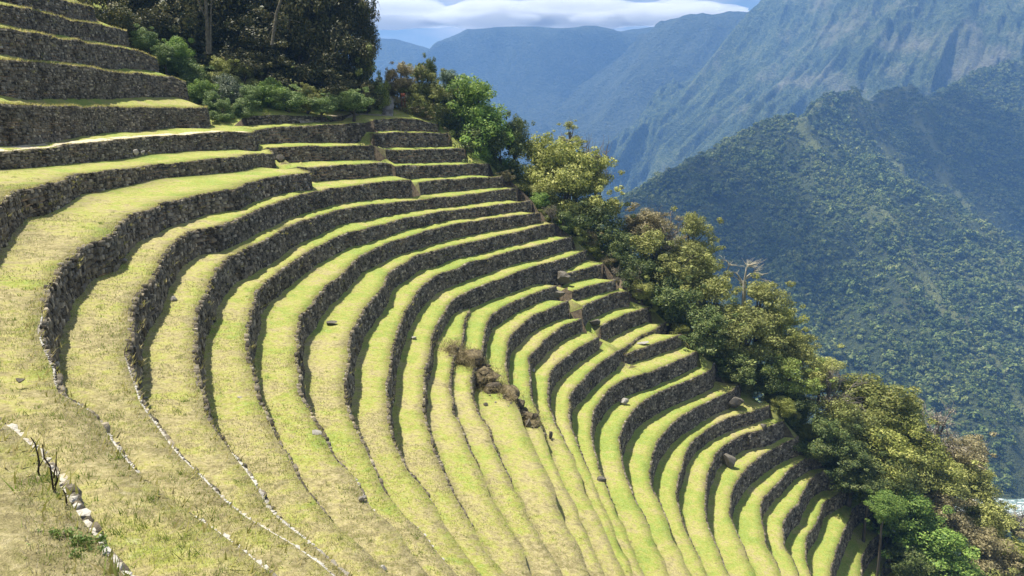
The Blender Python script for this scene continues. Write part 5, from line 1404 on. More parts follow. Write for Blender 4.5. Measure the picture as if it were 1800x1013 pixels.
    (-28.4, 131.9, 5.1, 8.5, 5.7, 'forest'),
    (-61.2, 124.3, 17.1, 10.5, 9.6, 'forest'),
    (-24.8, 132.8, 4.2, 5.7, 5.7, 'forest'),
    (-59.7, 135.4, 21.3, 13.3, 13.3, 'forest'),
]

SHAPE = {'green': 'dense', 'dark': 'fine', 'lime': 'dense', 'olive': 'fine', 'shrub': 'fine', 'straw': 'fine', 'orange': 'fine', 'blue': 'dense',
         'twig': 'twig', 'airy': 'airy', 'forest': 'tall', 'forestedge': 'tall', 'under': 'fine', 'pale': 'dense'}
PLANT_LABELS = [
    ('straw-coloured dry shrub close behind the ridge end of the first wall, further back', 'shrub', 'trees and shrubs along the ridge'),
    ('brown-green bushy shrub close behind the ridge end of the first wall, further back', 'shrub', 'trees and shrubs along the ridge'),
    ('dark shaded tree close behind the ridge end of the first wall, between', 'tree', 'trees and shrubs along the ridge'),
    ('brown-green bushy shrub close behind the ridge end of the first wall, in front', 'shrub', 'trees and shrubs along the ridge'),
    ('blue-green bushy tree beyond the ridge end of the first wall', 'tree', 'trees and shrubs along the ridge'),
    ('large leafy green tree close behind the ridge end of the first wall', 'tree', 'trees and shrubs along the ridge'),
    ('large leafy green tree close behind the ridge end of the fourth wall', 'tree', 'trees and shrubs along the ridge'),
    ('large dark shaded tree close behind the ridge end of the fourth wall, in front', 'tree', 'trees and shrubs along the ridge'),
    ('dark shaded tree beyond the ridge end of the fourth wall', 'tree', 'trees and shrubs along the ridge'),
    ('large dark shaded tree close behind the ridge end of the fourth wall, further back', 'tree', 'trees and shrubs along the ridge'),
    ('small straw-coloured dry shrub close behind the ridge end of the first wall, in front', 'shrub', 'trees and shrubs along the ridge'),
    ('airy thin-leaved tree well beyond the ridge end of the eleventh wall', 'tree', 'trees and shrubs along the ridge'),
    ('large bright yellow-green tree beyond the ridge end of the sixth wall', 'tree', 'trees and shrubs along the ridge'),
    ('large bright yellow-green tree beyond the ridge end of the eleventh wall', 'tree', 'trees and shrubs along the ridge'),
    ('bare grey twiggy tree beyond the ridge end of the eleventh wall', 'tree', 'trees and shrubs along the ridge'),
    ('large olive-brown tree beyond the ridge end of the eleventh wall', 'tree', 'trees and shrubs along the ridge'),
    ('olive-brown tree beyond the ridge end of the eleventh wall, between', 'tree', 'trees and shrubs along the ridge'),
    ('olive-brown tree close behind the ridge end of the seventh wall, further back', 'tree', 'trees and shrubs along the ridge'),
    ('large dark shaded tree close behind the ridge end of the eleventh wall', 'tree', 'trees and shrubs along the ridge'),
    ('dark shaded tree close behind the ridge end of the eleventh wall', 'tree', 'trees and shrubs along the ridge'),
    ('straw-coloured dry shrub beyond the ridge end of the eleventh wall, in front', 'shrub', 'trees and shrubs along the ridge'),
    ('large bare grey twiggy tree beyond the ridge end of the sixteenth wall', 'tree', 'trees and shrubs along the ridge'),
    ('large olive-brown tree well beyond the ridge end of the sixteenth wall', 'tree', 'trees and shrubs along the ridge'),
    ('large olive-brown tree beyond the ridge end of the sixteenth wall', 'tree', 'trees and shrubs along the ridge'),
    ('large brown-green bushy shrub beyond the ridge end of the sixteenth wall', 'shrub', 'trees and shrubs along the ridge'),
    ('dark shaded tree close behind the ridge end of the fifteenth wall', 'tree', 'trees and shrubs along the ridge'),
    ('olive-brown tree beyond the ridge end of the sixteenth wall', 'tree', 'trees and shrubs along the ridge'),
    ('large dark shaded tree close behind the ridge end of the sixteenth wall', 'tree', 'trees and shrubs along the ridge'),
    ('large olive-brown tree beyond the ridge end of the nineteenth wall', 'tree', 'trees and shrubs along the ridge'),
    ('large olive-brown tree beyond the ridge end of the twentieth wall', 'tree', 'trees and shrubs along the ridge'),
    ('large bright yellow-green tree beyond the ridge end of the twenty-third wall', 'tree', 'trees and shrubs along the ridge'),
    ('large dark shaded tree close behind the ridge end of the nineteenth wall', 'tree', 'trees and shrubs along the ridge'),
    ('large brown-green bushy shrub close behind the ridge end of the twentieth wall', 'shrub', 'trees and shrubs along the ridge'),
    ('dark shaded tree close behind the ridge end of the twentieth wall', 'tree', 'trees and shrubs along the ridge'),
    ('olive-brown tree beyond the ridge end of the twenty-fourth wall, in front', 'tree', 'trees and shrubs along the ridge'),
    ('dark shaded tree close behind the ridge end of the twenty-first wall', 'tree', 'trees and shrubs along the ridge'),
    ('orange-tinged shrub close behind the ridge end of the twenty-third wall', 'shrub', 'trees and shrubs along the ridge'),
    ('olive-brown tree beyond the ridge end of the twenty-sixth wall', 'tree', 'trees and shrubs along the ridge'),
    ('bare grey twiggy tree close behind the ridge end of the twenty-sixth wall', 'tree', 'trees and shrubs along the ridge'),
    ('dark shaded tree close behind the ridge end of the twenty-third wall', 'tree', 'trees and shrubs along the ridge'),
    ('large bright yellow-green tree beyond the ridge end of the twenty-seventh wall, between', 'tree', 'trees and shrubs along the ridge'),
    ('large brown-green bushy shrub close behind the ridge end of the twenty-sixth wall', 'shrub', 'trees and shrubs along the ridge'),
    ('dark shaded tree close behind the ridge end of the twenty-fourth wall', 'tree', 'trees and shrubs along the ridge'),
    ('large bright yellow-green tree beyond the ridge end of the twenty-seventh wall, further back', 'tree', 'trees and shrubs along the ridge'),
    ('large bright yellow-green tree close behind the ridge end of the twenty-seventh wall', 'tree', 'trees and shrubs along the ridge'),
    ('large bare grey twiggy tree well beyond the ridge end of the twenty-seventh wall', 'tree', 'trees and shrubs along the ridge'),
    ('large straw-coloured dry shrub well beyond the ridge end of the twenty-ninth wall', 'shrub', 'trees and shrubs along the ridge'),
    ('large bright yellow-green tree beyond the ridge end of the twenty-seventh wall, in front', 'tree', 'trees and shrubs along the ridge'),
    ('dark shaded tree close behind the ridge end of the twenty-fifth wall', 'tree', 'trees and shrubs along the ridge'),
    ('large brown-green bushy shrub close behind the ridge end of the twenty-seventh wall', 'shrub', 'trees and shrubs along the ridge'),
    ('large olive-brown tree beyond the ridge end of the twenty-ninth wall', 'tree', 'trees and shrubs along the ridge'),
    ('olive-brown tree well beyond the ridge end of the twenty-ninth wall, further back', 'tree', 'trees and shrubs along the ridge'),
    ('large leafy green tree close behind the ridge end of the twenty-ninth wall, further back', 'tree', 'trees and shrubs along the ridge'),
    ('dark shaded tree close behind the ridge end of the twenty-eighth wall', 'tree', 'trees and shrubs along the ridge'),
    ('large straw-coloured dry shrub close behind the ridge end of the twenty-ninth wall', 'shrub', 'trees and shrubs along the ridge'),
    ('olive-brown tree well beyond the ridge end of the twenty-ninth wall, between', 'tree', 'trees and shrubs along the ridge'),
    ('bare grey twiggy tree well beyond the ridge end of the twenty-ninth wall', 'tree', 'trees and shrubs along the ridge'),
    ('large leafy green tree close behind the ridge end of the twenty-ninth wall, in front', 'tree', 'trees and shrubs along the ridge'),
    ('large straw-coloured dry shrub beyond the ridge end of the twenty-ninth wall', 'shrub', 'trees and shrubs along the ridge'),
    ('bright yellow-green tree well beyond the ridge end of the twenty-ninth wall', 'tree', 'trees and shrubs along the ridge'),
    ('dark shaded tree close behind the ridge end of the twenty-ninth wall', 'tree', 'trees and shrubs along the ridge'),
    ('leafy green tree close behind the ridge end of the twenty-ninth wall', 'tree', 'trees and shrubs along the ridge'),
    ('olive-brown tree beyond the ridge end of the twenty-ninth wall', 'tree', 'trees and shrubs along the ridge'),
    ('olive-brown tree well beyond the ridge end of the twenty-ninth wall, in front', 'tree', 'trees and shrubs along the ridge'),
    ('small leafy green tree beyond the ridge end of the twenty-eighth wall', 'tree', 'trees and shrubs along the ridge'),
    ('leafy green undergrowth bush at the fifth upper wall end, in front', 'shrub', 'bushes under the dark wood'),
    ('leafy green undergrowth bush at the fifth upper wall end, third row', 'shrub', 'bushes under the dark wood'),
    ('straw-coloured dry shrub close behind the ridge end of the first wall, in front', 'shrub', 'trees and shrubs along the ridge'),
    ('brown-green bushy shrub close behind the ridge end of the first wall, between', 'shrub', 'trees and shrubs along the ridge'),
    ('olive-brown tree close behind the ridge end of the first wall', 'tree', 'trees and shrubs along the ridge'),
    ('dark shaded tree close behind the ridge end of the first wall, in front', 'tree', 'trees and shrubs along the ridge'),
    ('small straw-coloured dry shrub beyond the ridge end of the first wall', 'shrub', 'trees and shrubs along the ridge'),
    ('slender dark forest tree behind the second upper wall end, further back', 'tree', 'trees of the dark wood'),
    ('tall dark forest tree behind the straight pale double trunk, in front', 'tree', 'trees of the dark wood'),
    ('tall dark forest tree behind the straight pale double trunk, between', 'tree', 'trees of the dark wood'),
    ('tall dark forest tree behind the crooked pale trunk, in front', 'tree', 'trees of the dark wood'),
    ('tall dark forest tree at the open edge of the wood, in front', 'tree', 'trees of the dark wood'),
    ('tall dark forest tree at the open edge of the wood, further back', 'tree', 'trees of the dark wood'),
    ('slender dark forest tree at the open edge of the wood, in front', 'tree', 'trees of the dark wood'),
    ('slender sunlit-edged forest tree beside the stone steps, in front', 'tree', 'trees of the dark wood'),
    ('broad dark forest tree above the shaded wall', 'tree', 'trees of the dark wood'),
    ('broad dark forest tree behind the crooked pale trunk', 'tree', 'trees of the dark wood'),
    ('broad dark forest tree behind the straight pale double trunk, in front', 'tree', 'trees of the dark wood'),
    ('slender dark forest tree behind the third upper wall end, between', 'tree', 'trees of the dark wood'),
    ('slender dark forest tree at the open edge of the wood, further back', 'tree', 'trees of the dark wood'),
    ('slender sunlit-edged forest tree beside the stone steps, further back', 'tree', 'trees of the dark wood'),
    ('tall dark forest tree high up the wooded slope, in front', 'tree', 'trees of the dark wood'),
    ('tall dark forest tree high up the wooded slope, between', 'tree', 'trees of the dark wood'),
    ('tall dark forest tree high up the wooded slope, further back', 'tree', 'trees of the dark wood'),
    ('broad dark forest tree above the topmost terrace wall end', 'tree', 'trees of the dark wood'),
    ('leafy green undergrowth bush at the end of the fourth upper wall, further back', 'shrub', 'bushes under the dark wood'),
    ('leafy green undergrowth bush at the end of the fourth upper wall, between', 'shrub', 'bushes under the dark wood'),
    ('small leafy green tree well beyond the ridge end of the first wall, in front', 'tree', 'trees and shrubs along the ridge'),
    ('whitish flowering bush at the fifth upper wall end', 'shrub', 'bushes under the dark wood'),
    ('leafy green undergrowth bush at the fifth upper wall end, further back', 'shrub', 'bushes under the dark wood'),
    ('leafy green tree well beyond the ridge end of the first wall', 'tree', 'trees and shrubs along the ridge'),
    ('leafy green undergrowth bush above the short straight walls, in front', 'shrub', 'bushes under the dark wood'),
    ('small olive-brown tree well beyond the ridge end of the first wall, further back', 'tree', 'trees and shrubs along the ridge'),
    ('leafy green undergrowth bush above the short straight walls, between', 'shrub', 'bushes under the dark wood'),
    ('leafy green undergrowth bush at the fifth upper wall end, second row', 'shrub', 'bushes under the dark wood'),
    ('small olive-brown tree well beyond the ridge end of the first wall, in front', 'tree', 'trees and shrubs along the ridge'),
    ('small leafy green tree well beyond the ridge end of the first wall, further back', 'tree', 'trees and shrubs along the ridge'),
    ('leafy green undergrowth bush at the end of the fourth upper wall, in front', 'shrub', 'bushes under the dark wood'),
    ('small brown-green bushy shrub well beyond the ridge end of the first wall', 'shrub', 'trees and shrubs along the ridge'),
    ('leafy green undergrowth bush at the third upper wall end', 'shrub', 'bushes under the dark wood'),
    ('leafy green undergrowth bush above the short straight walls, further back', 'shrub', 'bushes under the dark wood'),
    ('small dark shaded tree close behind the ridge end of the first wall', 'tree', 'trees and shrubs along the ridge'),
    ('small olive-brown tree close behind the ridge end of the first wall', 'tree', 'trees and shrubs along the ridge'),
    ('dark shaded tree close behind the ridge end of the first wall, further back', 'tree', 'trees and shrubs along the ridge'),
    ('straw-coloured dry shrub beyond the ridge end of the first wall', 'shrub', 'trees and shrubs along the ridge'),
    ('bright yellow-green tree well beyond the ridge end of the first wall', 'tree', 'trees and shrubs along the ridge'),
    ('small straw-coloured dry shrub close behind the ridge end of the first wall, further back', 'shrub', 'trees and shrubs along the ridge'),
    ('small bare grey twiggy tree close behind the ridge end of the second wall', 'tree', 'trees and shrubs along the ridge'),
    ('leafy green tree close behind the ridge end of the first wall', 'tree', 'trees and shrubs along the ridge'),
    ('small bare grey twiggy tree close behind the ridge end of the third wall', 'tree', 'trees and shrubs along the ridge'),
    ('small leafy green tree close behind the ridge end of the fourth wall, in front', 'tree', 'trees and shrubs along the ridge'),
    ('dark shaded tree close behind the ridge end of the fourth wall', 'tree', 'trees and shrubs along the ridge'),
    ('bare grey twiggy tree beyond the ridge end of the fourth wall', 'tree', 'trees and shrubs along the ridge'),
    ('olive-brown tree well beyond the ridge end of the fourth wall', 'tree', 'trees and shrubs along the ridge'),
    ('small dark shaded tree close behind the ridge end of the fourth wall, further back', 'tree', 'trees and shrubs along the ridge'),
    ('small leafy green tree close behind the ridge end of the fourth wall, further back', 'tree', 'trees and shrubs along the ridge'),
    ('straw-coloured dry shrub close behind the ridge end of the fourth wall', 'shrub', 'trees and shrubs along the ridge'),
    ('small straw-coloured dry shrub close behind the ridge end of the fifth wall', 'shrub', 'trees and shrubs along the ridge'),
    ('small dark shaded tree close behind the ridge end of the fourth wall, in front', 'tree', 'trees and shrubs along the ridge'),
    ('olive-brown tree close behind the ridge end of the sixth wall, further back', 'tree', 'trees and shrubs along the ridge'),
    ('olive-brown tree beyond the ridge end of the fourth wall', 'tree', 'trees and shrubs along the ridge'),
    ('bright yellow-green tree well beyond the ridge end of the fourth wall', 'tree', 'trees and shrubs along the ridge'),
    ('small olive-brown tree close behind the ridge end of the sixth wall', 'tree', 'trees and shrubs along the ridge'),
    ('olive-brown tree close behind the ridge end of the sixth wall, in front', 'tree', 'trees and shrubs along the ridge'),
    ('small bright yellow-green tree close behind the ridge end of the sixth wall', 'tree', 'trees and shrubs along the ridge'),
    ('small leafy green tree close behind the ridge end of the seventh wall', 'tree', 'trees and shrubs along the ridge'),
    ('olive-brown tree close behind the ridge end of the seventh wall, in front', 'tree', 'trees and shrubs along the ridge'),
    ('leafy green tree close behind the ridge end of the seventh wall, further back', 'tree', 'trees and shrubs along the ridge'),
    ('dark shaded tree beyond the ridge end of the seventh wall', 'tree', 'trees and shrubs along the ridge'),
    ('leafy green tree well beyond the ridge end of the sixth wall', 'tree', 'trees and shrubs along the ridge'),
    ('small bare grey twiggy tree close behind the ridge end of the ninth wall', 'tree', 'trees and shrubs along the ridge'),
    ('small olive-brown tree close behind the ridge end of the ninth wall', 'tree', 'trees and shrubs along the ridge'),
    ('leafy green tree close behind the ridge end of the seventh wall, in front', 'tree', 'trees and shrubs along the ridge'),
    ('small dark shaded tree close behind the ridge end of the tenth wall, in front', 'tree', 'trees and shrubs along the ridge'),
    ('small dark shaded tree close behind the ridge end of the tenth wall, further back', 'tree', 'trees and shrubs along the ridge'),
    ('straw-coloured dry shrub close behind the ridge end of the eleventh wall', 'shrub', 'trees and shrubs along the ridge'),
    ('olive-brown tree beyond the ridge end of the eleventh wall, further back', 'tree', 'trees and shrubs along the ridge'),
    ('bare grey twiggy tree well beyond the ridge end of the eleventh wall', 'tree', 'trees and shrubs along the ridge'),
    ('small brown-green bushy shrub close behind the ridge end of the eleventh wall', 'shrub', 'trees and shrubs along the ridge'),
    ('small straw-coloured dry shrub close behind the ridge end of the eleventh wall', 'shrub', 'trees and shrubs along the ridge'),
    ('olive-brown tree close behind the ridge end of the eleventh wall', 'tree', 'trees and shrubs along the ridge'),
    ('small bright yellow-green tree close behind the ridge end of the eleventh wall', 'tree', 'trees and shrubs along the ridge'),
    ('small leafy green tree close behind the ridge end of the eleventh wall, further back', 'tree', 'trees and shrubs along the ridge'),
    ('brown-green bushy shrub close behind the ridge end of the eleventh wall', 'shrub', 'trees and shrubs along the ridge'),
    ('straw-coloured dry shrub beyond the ridge end of the eleventh wall, further back', 'shrub', 'trees and shrubs along the ridge'),
    ('brown-green bushy shrub well beyond the ridge end of the eleventh wall', 'shrub', 'trees and shrubs along the ridge'),
    ('small straw-coloured dry shrub close behind the ridge end of the twelfth wall', 'shrub', 'trees and shrubs along the ridge'),
    ('bright yellow-green tree close behind the ridge end of the eleventh wall', 'tree', 'trees and shrubs along the ridge'),
    ('small leafy green tree close behind the ridge end of the eleventh wall, in front', 'tree', 'trees and shrubs along the ridge'),
    ('small bare grey twiggy tree close behind the ridge end of the twelfth wall', 'tree', 'trees and shrubs along the ridge'),
    ('small bare grey twiggy tree close behind the ridge end of the fourteenth wall', 'tree', 'trees and shrubs along the ridge'),
    ('small olive-brown tree close behind the ridge end of the twelfth wall', 'tree', 'trees and shrubs along the ridge'),
    ('olive-brown tree beyond the ridge end of the eleventh wall, in front', 'tree', 'trees and shrubs along the ridge'),
    ('olive-brown tree well beyond the ridge end of the eleventh wall', 'tree', 'trees and shrubs along the ridge'),
    ('small olive-brown tree close behind the ridge end of the fifteenth wall', 'tree', 'trees and shrubs along the ridge'),
    ('small bright yellow-green tree close behind the ridge end of the fifteenth wall', 'tree', 'trees and shrubs along the ridge'),
    ('small straw-coloured dry shrub close behind the ridge end of the sixteenth wall', 'shrub', 'trees and shrubs along the ridge'),
    ('small brown-green bushy shrub close behind the ridge end of the fifteenth wall', 'shrub', 'trees and shrubs along the ridge'),
    ('small leafy green tree close behind the ridge end of the sixteenth wall', 'tree', 'trees and shrubs along the ridge'),
    ('olive-brown tree close behind the ridge end of the sixteenth wall', 'tree', 'trees and shrubs along the ridge'),
    ('bare grey twiggy tree beyond the ridge end of the sixteenth wall', 'tree', 'trees and shrubs along the ridge'),
    ('leafy green tree well beyond the ridge end of the sixteenth wall, further back', 'tree', 'trees and shrubs along the ridge'),
    ('small olive-brown tree close behind the ridge end of the sixteenth wall, second row', 'tree', 'trees and shrubs along the ridge'),
    ('small olive-brown tree close behind the ridge end of the sixteenth wall, third row', 'tree', 'trees and shrubs along the ridge'),
    ('small olive-brown tree close behind the ridge end of the sixteenth wall, further back', 'tree', 'trees and shrubs along the ridge'),
    ('small bright yellow-green tree close behind the ridge end of the seventeenth wall', 'tree', 'trees and shrubs along the ridge'),
    ('small olive-brown tree close behind the ridge end of the sixteenth wall, in front', 'tree', 'trees and shrubs along the ridge'),
    ('brown-green bushy shrub close behind the ridge end of the sixteenth wall', 'shrub', 'trees and shrubs along the ridge'),
    ('brown-green bushy shrub beyond the ridge end of the sixteenth wall', 'shrub', 'trees and shrubs along the ridge'),
    ('leafy green tree well beyond the ridge end of the sixteenth wall, in front', 'tree', 'trees and shrubs along the ridge'),
    ('small brown-green bushy shrub close behind the ridge end of the seventeenth wall', 'shrub', 'trees and shrubs along the ridge'),
    ('small bare grey twiggy tree close behind the ridge end of the nineteenth wall', 'tree', 'trees and shrubs along the ridge'),
    ('leafy green tree close behind the ridge end of the nineteenth wall', 'tree', 'trees and shrubs along the ridge'),
    ('small olive-brown tree close behind the ridge end of the nineteenth wall, in front', 'tree', 'trees and shrubs along the ridge'),
    ('small olive-brown tree close behind the ridge end of the nineteenth wall, further back', 'tree', 'trees and shrubs along the ridge'),
    ('small leafy green tree close behind the ridge end of the twentieth wall', 'tree', 'trees and shrubs along the ridge'),
    ('dark shaded tree well beyond the ridge end of the twentieth wall', 'tree', 'trees and shrubs along the ridge'),
    ('olive-brown tree well beyond the ridge end of the twentieth wall', 'tree', 'trees and shrubs along the ridge'),
    ('small bare grey twiggy tree close behind the ridge end of the twentieth wall', 'tree', 'trees and shrubs along the ridge'),
    ('small brown-green bushy shrub close behind the ridge end of the twentieth wall', 'shrub', 'trees and shrubs along the ridge'),
    ('small leafy green tree beyond the ridge end of the twentieth wall', 'tree', 'trees and shrubs along the ridge'),
    ('small bright yellow-green tree close behind the ridge end of the twenty-second wall', 'tree', 'trees and shrubs along the ridge'),
    ('small olive-brown tree close behind the ridge end of the twenty-second wall', 'tree', 'trees and shrubs along the ridge'),
    ('dark shaded tree beyond the ridge end of the twenty-third wall', 'tree', 'trees and shrubs along the ridge'),
    ('bright yellow-green tree well beyond the ridge end of the twenty-fourth wall', 'tree', 'trees and shrubs along the ridge'),
    ('bare grey twiggy tree well beyond the ridge end of the twenty-sixth wall, in front', 'tree', 'trees and shrubs along the ridge'),
    ('small brown-green bushy shrub close behind the ridge end of the twenty-third wall', 'shrub', 'trees and shrubs along the ridge'),
    ('small bare grey twiggy tree close behind the ridge end of the twenty-third wall, in front', 'tree', 'trees and shrubs along the ridge'),
    ('small bare grey twiggy tree close behind the ridge end of the twenty-third wall, further back', 'tree', 'trees and shrubs along the ridge'),
    ('small bright yellow-green tree close behind the ridge end of the twenty-fourth wall', 'tree', 'trees and shrubs along the ridge'),
    ('small bare grey twiggy tree beyond the ridge end of the twenty-sixth wall, in front', 'tree', 'trees and shrubs along the ridge'),
    ('olive-brown tree beyond the ridge end of the twenty-fourth wall, further back', 'tree', 'trees and shrubs along the ridge'),
    ('straw-coloured dry shrub well beyond the ridge end of the twenty-sixth wall', 'shrub', 'trees and shrubs along the ridge'),
    ('bare grey twiggy tree well beyond the ridge end of the twenty-sixth wall, further back', 'tree', 'trees and shrubs along the ridge'),
    ('small olive-brown tree close behind the ridge end of the twenty-fourth wall', 'tree', 'trees and shrubs along the ridge'),
    ('bright yellow-green tree beyond the ridge end of the twenty-sixth wall', 'tree', 'trees and shrubs along the ridge'),
    ('small dark shaded tree close behind the ridge end of the twenty-sixth wall', 'tree', 'trees and shrubs along the ridge'),
    ('small olive-brown tree close behind the ridge end of the twenty-fifth wall', 'tree', 'trees and shrubs along the ridge'),
    ('small leafy green tree close behind the ridge end of the twenty-sixth wall', 'tree', 'trees and shrubs along the ridge'),
    ('small straw-coloured dry shrub beyond the ridge end of the twenty-seventh wall', 'shrub', 'trees and shrubs along the ridge'),
    ('small bare grey twiggy tree beyond the ridge end of the twenty-sixth wall, further back', 'tree', 'trees and shrubs along the ridge'),
    ('large dark shaded tree well beyond the ridge end of the twenty-seventh wall', 'tree', 'trees and shrubs along the ridge'),
    ('small bright yellow-green tree close behind the ridge end of the twenty-sixth wall', 'tree', 'trees and shrubs along the ridge'),
    ('small brown-green bushy shrub close behind the ridge end of the twenty-sixth wall', 'shrub', 'trees and shrubs along the ridge'),
    ('olive-brown tree beyond the ridge end of the twenty-seventh wall, further back', 'tree', 'trees and shrubs along the ridge'),
    ('small olive-brown tree close behind the ridge end of the twenty-seventh wall', 'tree', 'trees and shrubs along the ridge'),
    ('small leafy green tree close behind the ridge end of the twenty-seventh wall', 'tree', 'trees and shrubs along the ridge'),
    ('small olive-brown tree beyond the ridge end of the twenty-seventh wall', 'tree', 'trees and shrubs along the ridge'),
    ('leafy green tree well beyond the ridge end of the twenty-seventh wall', 'tree', 'trees and shrubs along the ridge'),
    ('bare grey twiggy tree well beyond the ridge end of the twenty-seventh wall', 'tree', 'trees and shrubs along the ridge'),
    ('small brown-green bushy shrub close behind the ridge end of the twenty-seventh wall', 'shrub', 'trees and shrubs along the ridge'),
    ('small dark shaded tree close behind the ridge end of the twenty-seventh wall, further back', 'tree', 'trees and shrubs along the ridge'),
    ('small bare grey twiggy tree beyond the ridge end of the twenty-seventh wall', 'tree', 'trees and shrubs along the ridge'),
    ('small olive-brown tree close behind the ridge end of the twenty-ninth wall', 'tree', 'trees and shrubs along the ridge'),
    ('small dark shaded tree close behind the ridge end of the twenty-seventh wall, in front', 'tree', 'trees and shrubs along the ridge'),
    ('olive-brown tree beyond the ridge end of the twenty-seventh wall, in front', 'tree', 'trees and shrubs along the ridge'),
    ('bright yellow-green tree well beyond the ridge end of the twenty-seventh wall', 'tree', 'trees and shrubs along the ridge'),
    ('olive-brown tree well beyond the ridge end of the twenty-seventh wall', 'tree', 'trees and shrubs along the ridge'),
    ('slender dark forest tree behind the third upper wall end, in front', 'tree', 'trees of the dark wood'),
    ('broad dark forest tree behind the straight pale double trunk, further back', 'tree', 'trees of the dark wood'),
    ('slender dark forest tree behind the whitish flowering bush, further back', 'tree', 'trees of the dark wood'),
    ('slender dark forest tree above the shaded wall, further back', 'tree', 'trees of the dark wood'),
    ('slender dark forest tree behind the third upper wall end, further back', 'tree', 'trees of the dark wood'),
    ('slender dark forest tree behind the whitish flowering bush, in front', 'tree', 'trees of the dark wood'),
    ('tall dark forest tree behind the crooked pale trunk, further back', 'tree', 'trees of the dark wood'),
    ('tall dark forest tree behind the straight pale double trunk, further back', 'tree', 'trees of the dark wood'),
    ('slender dark forest tree above the shaded wall, in front', 'tree', 'trees of the dark wood'),
    ('slender dark forest tree behind the second upper wall end, in front', 'tree', 'trees of the dark wood'),
    ('slender dark forest tree beside the stone steps', 'tree', 'trees of the dark wood'),
    ('broad dark forest tree behind the second upper wall end', 'tree', 'trees of the dark wood'),
]

pr = np.random.RandomState(77)
for vs in VAR.values():
    for cm, tm, bm_ in vs:
        cm.materials.append(LEAF['green'])
        tm.materials.append(M_BARK)
        bm_.materials.append(M_BARK)
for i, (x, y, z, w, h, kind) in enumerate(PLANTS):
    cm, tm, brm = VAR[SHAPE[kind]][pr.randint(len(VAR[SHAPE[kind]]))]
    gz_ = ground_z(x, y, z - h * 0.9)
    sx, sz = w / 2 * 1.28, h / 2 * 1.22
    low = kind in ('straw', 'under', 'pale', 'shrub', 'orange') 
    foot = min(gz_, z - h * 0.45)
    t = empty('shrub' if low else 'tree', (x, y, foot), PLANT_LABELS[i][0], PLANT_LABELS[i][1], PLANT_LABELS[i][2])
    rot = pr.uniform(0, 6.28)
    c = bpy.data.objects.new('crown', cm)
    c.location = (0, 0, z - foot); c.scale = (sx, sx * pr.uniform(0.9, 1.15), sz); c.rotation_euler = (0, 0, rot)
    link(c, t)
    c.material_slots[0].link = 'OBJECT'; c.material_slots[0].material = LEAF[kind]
    bark = M_GREYBARK if kind in ('twig', 'straw', 'airy') else M_BARK
    for nm, me_, zs in (('trunk', tm, max(sz, (z - foot + 0.3) / 1.6)), ('branches', brm, sz)):
        k = bpy.data.objects.new(nm, me_)
        k.location = (0, 0, z - foot); k.rotation_euler = (0, 0, rot)
        k.scale = (sx, sx, zs)
        link(k, t)
        k.material_slots[0].link = 'OBJECT'
        k.material_slots[0].material = bark

